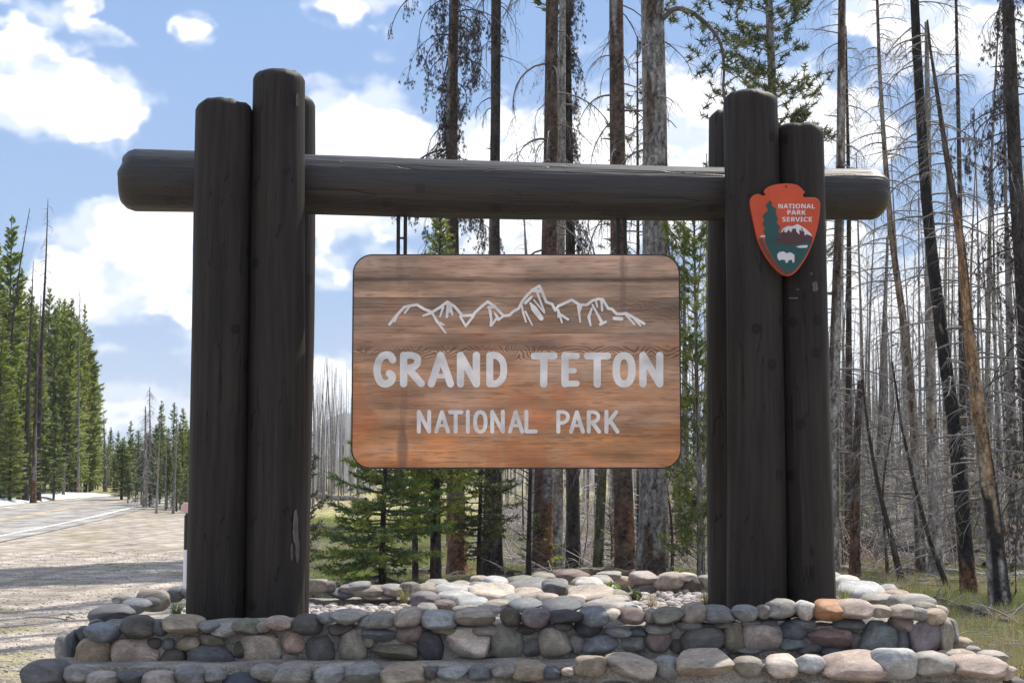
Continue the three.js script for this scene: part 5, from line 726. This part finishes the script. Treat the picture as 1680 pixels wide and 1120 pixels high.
// ───────────────────────── living forest along the road ─────────────────────────
{
  const r = rng(515), protos = [];
  const cf = { h: 14, r0: 0.17, from: 0.10, R: 1.9, per: 7, step: 0.33, fall: 0.9, gaps: 0.10, el0: -0.35, el1: 0.6, dense: 40, twig: 0.6, bw: 0.075, sides: 6, seg: 0.6, shape: (t) => Math.pow(1 - t, 0.62) * (0.62 + 0.38 * sstep(0.08, 0.3, t)) };
  const greens = [[[0.274, 0.366, 0.023], [0.365, 0.404, 0.024]], [[0.183, 0.271, 0.024], [0.274, 0.338, 0.024]], [[0.311, 0.384, 0.023], [0.219, 0.291, 0.023]], [[0.137, 0.208, 0.025], [0.201, 0.263, 0.024]], [[0.274, 0.309, 0.027], [0.365, 0.355, 0.027]], [[0.154, 0.216, 0.030], [0.201, 0.263, 0.027]]];
  const LF = 'tall green conifer in the dense stand across the road', LR = 'small dark conifer between the road and the left logs', LB = 'distant conifer where the road disappears';
  const mk = (k, extra = {}) => { const t = thing('roadside_conifer', LF, 'tree', [0, 0, 0], 0, 'green conifers across the road'), q = conifer(800 + k, { ...cf, green: greens[k][0], green2: greens[k][1], gaps: 0.14 + 0.09 * (k % 3), skin: k % 2 ? 'grey' : 'brown', ...extra }); part('trunk', q.trunk, barkMat, t); part('branches', q.branches, twigMat, t, 'stuff'); part('foliage', q.foliage, leafMat, t, 'stuff'); t.userData.base = 'roadside_conifer'; protos.push({ t, used: false }); };
  for (let k = 0; k < 6; k++) mk(k, k === 3 ? { from: 0.28 } : k === 4 ? { from: 0.34, R: 1.5 } : {});
  const put = (px, topPy, d, k, wide, label, group) => {
    const e = protos[k % 6], x = at(px, 785, d).x, y = gy(x, -d) - 0.1, h = at(px, topPy, d).y - y, s = h / 14, ws = s * wide, turn = r() * 6.28, pos = [x, y, -d];
    if (!e.used) { e.used = true; e.t.position.set(...pos); e.t.rotation.y = turn; e.t.scale.set(ws, s, ws); e.t.userData.label = label; e.t.userData.group = group; } else { const c = copyOf(e.t, pos, turn, [ws, s, ws], label, group); if (!group) delete c.userData.group; }
  };
  const A = [[-38, 340, 86, 3, 1], [-14, 400, 92, 0, 1], [6, 352, 90, 1, 0.85], [24, 440, 97, 4, 1], [-4, 520, 84, 2, 1.05], [40, 470, 99, 3, 0.9], [52, 500, 93, 0, 0.9], [72, 470, 102, 1, 0.85], [84, 505, 97, 5, 0.9], [98, 492, 104, 0, 0.9], [110, 488, 101, 2, 0.85], [122, 515, 106, 1, 0.85], [131, 500, 109, 4, 0.7], [140, 560, 112, 0, 0.85], [147, 590, 118, 2, 0.85], [30, 590, 88, 2, 1.2], [62, 620, 90, 5, 1.2], [16, 640, 83, 0, 1.3], [104, 610, 96, 3, 1.1], [124, 650, 102, 2, 1.1], [88, 660, 91, 1, 1.2], [46, 690, 87, 0, 1.3], [138, 680, 112, 5, 1.2], [152, 650, 124, 1, 0.9]];
  const own = { 2: 'tallest conifer of the stand across the road, at the left picture edge', 4: 'low full conifer cut by the left picture edge', 17: 'short full conifer in the shade at the front left of the stand', 22: 'low spreading conifer at the front right of the stand across the road', 23: 'last conifer at the right end of the stand, beside the gap over the road', 14: 'conifer with the lowest top, near the right end of the tall stand' };
  A.forEach((a, i) => put(...a, own[i] ?? LF, own[i] ? undefined : 'green conifers across the road'));
  const Bk = [[160, 705, 138, 1, 1], [170, 720, 150, 5, 1.2], [180, 700, 165, 3, 1], [192, 706, 170, 1, 1.1], [202, 716, 150, 5, 1], [214, 712, 160, 3, 1.2], [226, 722, 175, 0, 1.1], [238, 708, 165, 5, 1], [252, 716, 170, 1, 1], [152, 735, 132, 2, 1.2], [186, 740, 140, 0, 1.4], [208, 745, 140, 2, 1.4], [230, 742, 145, 1, 1.3], [268, 712, 165, 3, 1.2], [284, 718, 170, 5, 1.2], [300, 715, 175, 1, 1.2]];
  for (const a of Bk) put(...a, LB, 'distant conifers where the road disappears');
  const C = [[212, 690, 92, 5, 1.0], [210, 765, 84, 3, 1.6], [232, 735, 80, 3, 1.5], [262, 656, 82, 1, 0.85], [283, 660, 78, 5, 0.95], [298, 668, 75, 2, 1.0], [312, 690, 73, 0, 1.1], [246, 748, 77, 5, 1.5], [274, 730, 74, 3, 1.4], [290, 745, 70, 1, 1.4], [330, 680, 74, 5, 1], [222, 778, 86, 1, 1.6], [258, 775, 78, 3, 1.8], [305, 770, 68, 5, 1.6]];
  const ownC = { 3: 'tallest slim dark conifer left of the logs, right of the grey snags', 4: 'pointed dark conifer second nearest the left logs', 0: 'dark conifer standing alone at the left of the small group by the road' };
  C.forEach((a, i) => put(...a, ownC[i] ?? LR, ownC[i] ? undefined : 'small conifers beside the left logs'));
  for (let k = 0; k < 44; k++) { const px = mix(-40, 150, r()); put(px, mix(490, 600, r()) + Math.max(0, px - 100) * 1.2, mix(112, 140, r()), k, 1.1, LF, 'green conifers across the road'); }
  for (let k = 0; k < 26; k++) { const px = mix(196, 345, r()); put(px, mix(690, 770, r()), mix(84, 125, r()), k, mix(1.5, 2.1, r()), LR, 'small conifers beside the left logs'); }
  for (let k = 0; k < 16; k++) { const px = mix(150, 260, r()); put(px, mix(715, 760, r()), mix(128, 175, r()), k, mix(1.3, 1.9, r()), LB, 'distant conifers where the road disappears'); }
  { // slim bare trunks standing among the conifers
    const ps = ['pale', 'brown', 'grey'].map((sk, i) => { const t = thing('slim_bare_trunk', 'slim bare trunk standing in front of the green conifers across the road', 'tree', [0, 0, 0], 0, 'slim bare trunks among the roadside conifers'), q = deadPine(930 + i, { h: 8, r0: 0.10, top: 0.15, sides: 6, tn: 8, skin: sk, lean: [(r() - 0.5) * 0.7, 0], boughs: 22, from: 0.2, len: 0.55, twigs: 2, col: [0.3, 0.28, 0.27], brad: 0.014, seg: 0.3, bsides: 3 }); part('trunk', q.trunk, barkMat, t); part('branches', q.branches, twigMat, t, 'stuff'); t.userData.base = 'slim_bare_trunk'; return { t, used: false }; });
    for (let k = 0; k < 26; k++) { let px, d, x; do { px = k < 20 ? mix(-15, 150, r()) : mix(150, 300, r()); d = k < 20 ? mix(82, 96, r()) : mix(66, 82, r()); x = at(px, 785, d).x; } while (x > roadEdge(d) - ROAD_W - 4.2 && x < roadEdge(d) + 1.2); const e = ps[k % 3], pos = [x, gy(x, -d) - 0.1, -d], sc = mix(0.45, 1.2, r()) * (k < 20 ? 1 : 0.5); if (!e.used) { e.used = true; e.t.position.set(...pos); e.t.scale.setScalar(sc); } else copyOf(e.t, pos, r() * 6.28, sc); }
  }
  // snags above and among the conifers
  const snag = { boughs: 60, from: 0.35, len: 1.0, droop: 1.1, twigs: 3, twigLen: 0.4, col: [0.10, 0.092, 0.092], brad: 0.022, seg: 0.3, bsides: 3, sides: 8 };
  pathDead('snag', 'tall dead spire rising above the green conifers across the road', [[61, 812], [66, 600], [74, 440], [78, 326]], 88, 16.8, 901, { r0: 0.20, top: 0.06, skin: 'dark', ...snag });
  pathDead('snag', 'thin dead tree leaning right above the conifers near the left edge', [[2, 812], [14, 600], [30, 450], [48, 342]], 89, 16.3, 902, { r0: 0.15, top: 0.1, skin: 'darkbark', ...snag, boughs: 30, len: 0.7 });
  pathDead('snag', 'dark bare trunk in front of the conifers, left of the orange-barked one', [[41, 812], [45, 650], [54, 430]], 86, 13.5, 903, { r0: 0.19, top: 0.06, skin: 'darkbark', ...snag, boughs: 36 });
  pathDead('snag', 'orange-barked trunk in front of the conifers across the road', [[54, 812], [57, 700], [66, 500]], 85, 11.5, 904, { r0: 0.17, top: 0.06, skin: 'redbark', ...snag, boughs: 26 });
  pathDead('snag', 'pale thin trunk at the right end of the conifer stand across the road', [[128, 812], [128, 700], [130, 500]], 100, 13.5, 905, { r0: 0.12, top: 0.05, skin: 'pale', ...snag, boughs: 40, len: 0.7 });
  pathDead('snag', 'grey dead tree in front of the small dark conifers left of the logs', [[237, 838], [238, 760], [238, 680]], 76, 5.0, 906, { r0: 0.13, top: 0.2, skin: 'pale', ...snag, from: 0.05, boughs: 90, len: 0.9, col: [0.22, 0.205, 0.2] });
  pathDead('snag', 'tall thin grey snag above the small dark conifers left of the logs', [[246, 835], [246, 740], [245, 650]], 79, 6.1, 907, { r0: 0.10, top: 0.15, skin: 'grey', ...snag, from: 0.05, boughs: 90, len: 0.8, col: [0.20, 0.19, 0.185] });
  pathDead('snag', 'pale crooked trunk at the bend where the road disappears', [[172, 815], [172, 770], [170, 700]], 120, 6.5, 908, { r0: 0.16, top: 0.06, skin: 'pale', ...snag, boughs: 20 });
}

// ───────────────────────── fallen logs ─────────────────────────
{
  const r = rng(626), log = (label, a, b, r0, kind, lift = 0) => { // lies between two ground points given by photo px and depth
    const A = at(a[0], 785, a[1]), B = at(b[0], 785, b[1]); A.y = gy(A.x, A.z) + r0 * 0.6 + lift; B.y = gy(B.x, B.z) + r0 * 0.5 + lift * 0.3; const mid = A.clone().lerp(B, 0.5), t = thing('fallen_log', label, 'log', [mid.x, mid.y - r0, mid.z]), G = new Geo(), K = new Geo(), n = 16, P = [];
    for (let i = 0; i <= n; i++) P.push(A.clone().lerp(B, i / n).add(V(0, (fbm(i * 0.4 + a[0], 2, 2) - 0.5) * 0.10, (fbm(i * 0.3, a[0], 2) - 0.5) * 0.2)).sub(t.position));
    G.tube([P[0].clone().lerp(P[1], -0.02), ...P], (q) => (q < 0.03 ? 0.4 : 1) * r0 * (1 - 0.45 * q), 0, 10, null, 1, 0.2, a[0], skin(kind, a[0] * 0.1)); part('trunk', G.build(), barkMat, t);
    for (let k = 0; k < 12; k++) bough(K, r, P[Math.floor(r() * n)], r() * 6.28, 0.3 + 0.6 * r(), 0.011, { col: [0.22, 0.2, 0.19], up: 0.6, droop: 0.4, twigs: 3, twigLen: 0.25 }); part('branches', K.build(), twigMat, t, 'stuff');
  };
  log('dark fallen log behind the bowed black trunk, spanning the right forest floor', [1395, 27.2], [1700, 28.2], 0.11, 'dark', 0.35);
  log('grey fallen log lying behind the outer right log', [1385, 30], [1560, 32.5], 0.10, 'grey', 0.25);
  log('pale fallen pole deep on the right, higher than the others', [1520, 46], [1720, 44], 0.12, 'pale', 0.4);
  log('weathered fallen pole at the right edge behind the orange pine', [1580, 35], [1750, 36.5], 0.11, 'pale', 0.2);
  log('long low pole across the right forest floor just behind the trunks', [1610, 24.6], [1760, 25.6], 0.07, 'grey', 0.15);
  log('dead branch lying from the stone base towards the lower right corner', [1532, 19], [1680, 16.2], 0.035, 'brown', 0.12);
  log('dark log lying on the grass left of the right logs', [1098, 31], [1190, 32], 0.14, 'dark', 0.05);
  log('thin fallen pole farther back left of the right logs', [1095, 38], [1185, 40], 0.09, 'grey', 0.15);
  log('bleached fallen log at the far edge of the grass behind the left logs', [490, 96], [600, 86], 0.22, 'pale', 0.1);
  log('dark fallen branch curving across the grass right of the left logs', [480, 50], [585, 44], 0.12, 'dark', 0.05);
  log('second dark fallen branch on the grass, nearer the young spruces', [475, 33], [600, 30.5], 0.08, 'dark', 0.04);
  log('grey fallen stem under the skirts of the broad young spruce', [560, 27], [705, 25.2], 0.07, 'grey', 0.05);
  log('brown rotting log at the foot of the tufted pine stems', [835, 24.2], [925, 25], 0.09, 'brown', 0.0);
  log('bare pole propped low among the far trunks on the right', [1420, 40], [1620, 41], 0.09, 'pale', 0.6);
}
{ // more fallen poles, strewn every way over the burned forest floor
  const r = rng(727), T = new Geo(), K = new Geo(), P = []; for (let i = 0; i <= 12; i++) P.push(V((i / 12 - 0.5) * 5, 0.08 + 0.05 * Math.sin(i * 0.9), 0.06 * Math.sin(i * 0.7)));
  T.tube(P, (q) => 0.075 * (1 - 0.5 * q), 0, 9, null, 1, 0.2, 4, skin('pale', 3.1)); for (let k = 0; k < 14; k++) bough(K, r, P[Math.floor(r() * 12)], r() * 6.28, 0.3 + 0.5 * r(), 0.010, { col: [0.34, 0.32, 0.31], up: 0.7, droop: 0.5, twigs: 3, twigLen: 0.25 });
  const t = thing('fallen_pole', 'pale fallen pole among those strewn over the burned forest floor on the right', 'log', [0, 0, 0], 0, 'pale fallen poles on the burned forest floor'); part('trunk', T.build(), barkMat, t); part('branches', K.build(), twigMat, t, 'stuff'); t.userData.base = 'fallen_pole';
  for (let k = 0; k < 30; k++) { const px = k < 24 ? mix(1400, 1740, r()) : mix(1090, 1180, r()), d = mix(22, 60, Math.pow(r(), 1.1)), x = at(px, 785, d).x, pos = [x, gy(x, -d) + 0.02, -d], a = (r() - 0.5) * 1.3 + (r() < 0.5 ? Math.PI : 0), s = 0.5 + 0.8 * r(); if (!k) { t.position.set(...pos); t.rotation.y = a; } else copyOf(t, pos, a, s); }
}
// ───────────────────────── delineator post by the road ─────────────────────────
{
  const d = 21, p = at(305, 900, d), t = thing('delineator_post', 'white roadside marker post with a pink reflector, half hidden by the left logs', 'marker post', [p.x, gy(p.x, -d) - 0.1, -d]);
  const pm = (r, g, b, ro = 0.5) => new THREE.MeshStandardMaterial({ color: srgb(r, g, b), roughness: ro }), cyl = (r0, h, y, m, n) => { const g = new THREE.CylinderGeometry(r0, r0, h, 18); g.translate(0, y, 0); return part(n, g, m, t); };
  cyl(0.035, 0.74, 0.37, pm(236, 234, 230), 'white_sleeve'); cyl(0.033, 0.46, 0.97, pm(40, 36, 34), 'dark_sleeve');
  const g = new THREE.CylinderGeometry(0.062, 0.062, 0.03, 26); g.rotateX(Math.PI / 2); g.translate(0, 1.30, 0.04); part('reflector', g, pm(232, 176, 172, 0.3), t); const g2 = new THREE.TorusGeometry(0.064, 0.008, 8, 28); g2.translate(0, 1.30, 0.045); part('reflector_rim', g2, pm(230, 214, 210), t); cyl(0.02, 0.2, 1.28, pm(60, 56, 54), 'bracket');
}
// ───────────────────────── grass, pebbles, litter ─────────────────────────
function scatter(name, label, cat, geo, mat, n, seed, where, size, tint, flat = false) {
  const r = rng(seed), inst = new THREE.InstancedMesh(geo, mat, n), m = new THREE.Matrix4(), q = new THREE.Quaternion(), e = new THREE.Euler(), c = new THREE.Color(); let k = 0, tries = 0;
  while (k < n && tries++ < n * 30) { const p = where(r); if (!p) continue; const s = size(r, p); e.set(flat ? (r() - 0.5) * 0.7 : (r() - 0.5) * 0.2, r() * 6.28, flat ? (r() - 0.5) * 0.7 : (r() - 0.5) * 0.2); q.setFromEuler(e); m.compose(p, q, V(s * (0.7 + 0.6 * r()), s * (0.7 + 0.6 * r()), s * (0.7 + 0.6 * r()))); inst.setMatrixAt(k, m); inst.setColorAt(k, tint(r, c, p)); k++; }
  inst.count = k; inst.name = name; scene.add(tag(inst, label, cat, null, 'stuff')); return inst;
}
{
  const clump = (seed, n, L, W, sp) => { const G = new Geo(), r = rng(seed); for (let k = 0; k < n; k++) { const a = r() * 6.28, t = 0.15 + 0.7 * r(), b = V(Math.cos(a) * sp * r(), 0, Math.sin(a) * sp * r()), d = V(Math.cos(a) * t, 1, Math.sin(a) * t).normalize(), s = V(-Math.sin(a + r()), 0, Math.cos(a + r())); G.blade(b, d, s, L * (0.45 + 0.8 * r()), W, [0.8 + 0.4 * r(), 0.8 + 0.4 * r(), 0.8 + 0.3 * r()]); } return G.build(); };
  const grassMat = new THREE.MeshPhysicalMaterial({ vertexColors: true, roughness: 0.9, transmission: 0.35, thickness: 0, side: THREE.DoubleSide });
  const field = (p) => sstep(0.40, 0.58, fbm(p.x * 0.7 + 3, p.z * 0.7, 4) * 0.6 + fbm(p.x * 0.12, p.z * 0.12 + 40, 3) * 0.55 - 0.06);
  const free = (r, d0, d1, x0, x1, pw = 1.6) => { const d = mix(d0, d1, Math.pow(r(), pw)), px = mix(x0, x1, r()), x = at(px, 785, d).x, z = -d; if (d < 14.9 && Math.abs(x) < 3.25) return null; if (apron(x, z) > 0.25) return null; return V(x, gy(x, z) - 0.01, z); };
  const gT = (r, c, p) => { const f = field(p), b = 0.75 + 0.5 * r(); return r() < 0.22 ? c.setRGB(0.40 * b, 0.33 * b, 0.19 * b) : c.setRGB(mix(0.36, 0.25, f) * b, mix(0.33, 0.31, f) * b, mix(0.13, 0.05, f) * b); };
  scatter('grass', 'short yellow-green grass on the forest floor', 'grass', clump(1, 22, 0.15, 0.0045, 0.09), grassMat, 26000, 71, (r) => { const p = free(r, 12.5, 60, 440, 1760); return p && r() < 0.25 + 0.75 * field(p) ? p : null; }, (r) => 0.5 + 0.8 * r(), gT);
  scatter('straw', 'taller pale dry grass among the trunks on the right', 'dry grass', clump(2, 12, 0.26, 0.0035, 0.07), grassMat, 700, 72, (r) => free(r, 12.5, 30, 1240, 1760, 1.1), (r) => 0.4 + 0.8 * r(), (r, c) => { const b = 0.7 + 0.6 * r(); return c.setRGB(0.42 * b, 0.34 * b, 0.20 * b); });
  const peb = new THREE.IcosahedronGeometry(1, 1); { const p = peb.attributes.position; for (let i = 0; i < p.count; i++) { const k = 0.75 + 0.5 * n3(p.getX(i) * 1.7, p.getY(i) * 1.7, p.getZ(i) * 1.7); p.setXYZ(i, p.getX(i) * k * 1.2, p.getY(i) * k * 0.7, p.getZ(i) * k); } peb.computeVertexNormals(); }
  const pebMat = new THREE.MeshStandardMaterial({ roughness: 0.9 }), stoneTint = (r, c) => { const b = 0.18 + 0.42 * r(); return c.setRGB(b * (1.02 + 0.08 * r()), b * 0.95, b * (0.82 + 0.12 * r())); };
  scatter('gravel', 'loose pale gravel on the shoulder beside the road', 'gravel', peb, pebMat, 14000, 73, (r) => { const d = mix(11.5, 34, Math.pow(r(), 1.5)), x = at(mix(-120, 480, r()), 785, d).x, z = -d; if (apron(x, z) < 0.4 || Math.abs(x) < 3.25 && d < 15) return null; return V(x, gy(x, z), z); }, (r) => 0.005 + 0.016 * Math.pow(r(), 4), (r, c) => { const b = 0.20 + 0.26 * r(); return c.setRGB(b * 1.06, b * 0.95, b * 0.84); }, true);
  scatter('gravel', 'coarse gravel filling the platform between the stones', 'gravel', peb, pebMat, 5200, 74, (r) => { const left = r() < 0.55, x = left ? mix(-2.6, -0.72, r()) : mix(0.95, 2.65, r()), z = left ? mix(-10.74, -12.9, r()) : mix(-10.74, -14.3, r()); return V(x, 0.545 + 0.02 * r(), z); }, (r) => 0.010 + 0.028 * Math.pow(r(), 2), stoneTint, true);
  const stick = (() => { const G = new Geo(), r = rng(5); for (let k = 0; k < 3; k++) { const P = [V(0, 0.01 * k, 0)], a = r() * 6.28; for (let i = 1; i < 5; i++) P.push(V(Math.cos(a + (r() - 0.5) * 0.5) * i * 0.09, 0.012 + 0.03 * r(), Math.sin(a + (r() - 0.5) * 0.5) * i * 0.09)); G.tube(P, 0.006, 0.003, 3, [1, 1, 1]); } return G.build(); })();
  scatter('twig_litter', 'small dead twigs littering the forest floor and gravel', 'twigs', stick, twigMat, 9500, 75, (r) => { const d = mix(12.5, 45, Math.pow(r(), 1.3)), px = mix(-60, 1740, r()), x = at(px, 785, d).x, z = -d; if (d < 14.9 && Math.abs(x) < 3.25) return null; if (apron(x, z) > 0.4 && r() < 0.992 || x < roadEdge(d) + 0.4) return null; return V(x, gy(x, z) + 0.005, z); }, (r) => 0.3 + 1.1 * r(), (r, c) => { const b = 0.07 + 0.28 * Math.pow(r(), 2); return c.setRGB(b * 1.08, b, b * 0.92); });
  // brush: tangles of dead sticks leaning every way
  const tangle = (() => { const G = new Geo(), r = rng(6); for (let k = 0; k < 46; k++) { const a = r() * 6.28, e = 0.15 + 1.2 * r(), L = 0.35 + 0.9 * r(), P = [V((r() - 0.5) * 0.7, 0, (r() - 0.5) * 0.7)]; for (let i = 1; i < 5; i++) P.push(P[i - 1].clone().add(V(Math.cos(a + (r() - 0.5)) * Math.cos(e), Math.sin(e) * (1 - i * 0.12), Math.sin(a + (r() - 0.5)) * Math.cos(e)).multiplyScalar(L / 4))); G.tube(P, 0.007, 0.002, 3, vary([1, 1, 1], r, 0.3)); } return G.build(); })();
  scatter('brush', 'tangled dead brush between the trunks', 'brush', tangle, twigMat, 330, 76, (r) => { const d = mix(26, 75, Math.pow(r(), 1.0)), px = r() < 0.36 ? mix(1360, 1760, r()) : mix(820, 1180, r()), x = at(px, 785, d).x; return V(x, gy(x, -d) - 0.03, -d); }, (r) => 0.5 + 1.1 * r(), (r, c) => { const b = 0.26 + 0.28 * r(), w = r() < 0.3 ? 0.72 : 0.94; return c.setRGB(b * 1.08, b * (0.35 + 0.65 * w), b * w); });
}
// ───────────────────────── small plants on the platform ─────────────────────────
{
  const plant = (name, label, cat, px, py, d, n, L, W, col, seed, leafy) => {
    const p = at(px, py, d), t = thing(name, label, cat, [p.x, p.y, -d]), G = new Geo(), S = new Geo(), r = rng(seed);
    for (let k = 0; k < n; k++) {
      const a = r() * 6.28, tl = 0.2 + 0.8 * r(), d1 = V(Math.cos(a) * tl, 1, Math.sin(a) * tl).normalize(), h = L * (0.5 + 0.6 * r()), b = V((r() - 0.5) * L * 0.4, -0.02, (r() - 0.5) * L * 0.4);
      if (leafy) { const e = b.clone().addScaledVector(d1, h); S.tube([b, b.clone().lerp(e, 0.5).add(V(0, 0.01, 0)), e], 0.004, 0.002, 3, [0.12, 0.16, 0.03]); for (let i = 0; i < 5; i++) { const q = b.clone().lerp(e, 0.35 + 0.65 * (i + r()) / 5), dd = V(r() - 0.5, r() * 0.6, r() - 0.5).normalize(), s = V().crossVectors(dd, V(0, 1, 0.2)).normalize(), m = q.clone().addScaledVector(dd, W * 1.3), c = vary(col, r, 0.25); G.blade(m, dd, s, W * 1.5, W * 0.62, c); G.blade(m, dd.clone().negate(), s, W * 1.3, W * 0.62, c); } } else G.blade(b, d1, V(-Math.sin(a), 0, Math.cos(a)), h * 1.6, W, vary(col, r, 0.3));
    }
    part(leafy ? 'leaves' : 'blades', G.build(), leafMat, t, 'stuff'); if (!S.empty) part('stems', S.build(), twigMat, t);
  };
  plant('leafy_plant', 'bright green leafy plant beside the cobble heap on the platform', 'plant', 1004, 985, 12.6, 16, 0.15, 0.030, [0.16, 0.26, 0.03], 1, true);
  plant('leafy_plant', 'smaller dull green plant against the far stones of the platform', 'plant', 1042, 985, 13.4, 10, 0.11, 0.024, [0.14, 0.18, 0.04], 2, true);
  plant('grass_tuft', 'green grass tuft left of the left logs on the stone base', 'grass tuft', 288, 1008, 11.0, 60, 0.10, 0.004, [0.16, 0.24, 0.03], 3, false);
  plant('grass_tuft', 'dry yellow grass tuft at the left edge of the right logs', 'grass tuft', 1158, 992, 11.9, 70, 0.13, 0.004, [0.30, 0.28, 0.10], 4, false);
  plant('grass_tuft', 'straw-coloured grass tuft in the gravel of the right platform', 'grass tuft', 1072, 994, 12.6, 70, 0.10, 0.003, [0.42, 0.34, 0.22], 5, false);
  plant('grass_tuft', 'dry weeds by the left edge of the cobble heap', 'grass tuft', 662, 985, 12.2, 80, 0.11, 0.003, [0.28, 0.25, 0.09], 6, false);
  plant('grass_tuft', 'green grass tuft beside the right foot of the outer right log', 'grass tuft', 1384, 985, 11.6, 60, 0.11, 0.004, [0.24, 0.25, 0.06], 7, false);
}
scene.fog = new THREE.FogExp2(new THREE.Color().setRGB(0.80, 0.88, 1.0), 0.00020);
scene.traverse((o) => { if (o.isMesh) { o.castShadow = true; o.receiveShadow = true; } });
renderer.render(scene, camera);
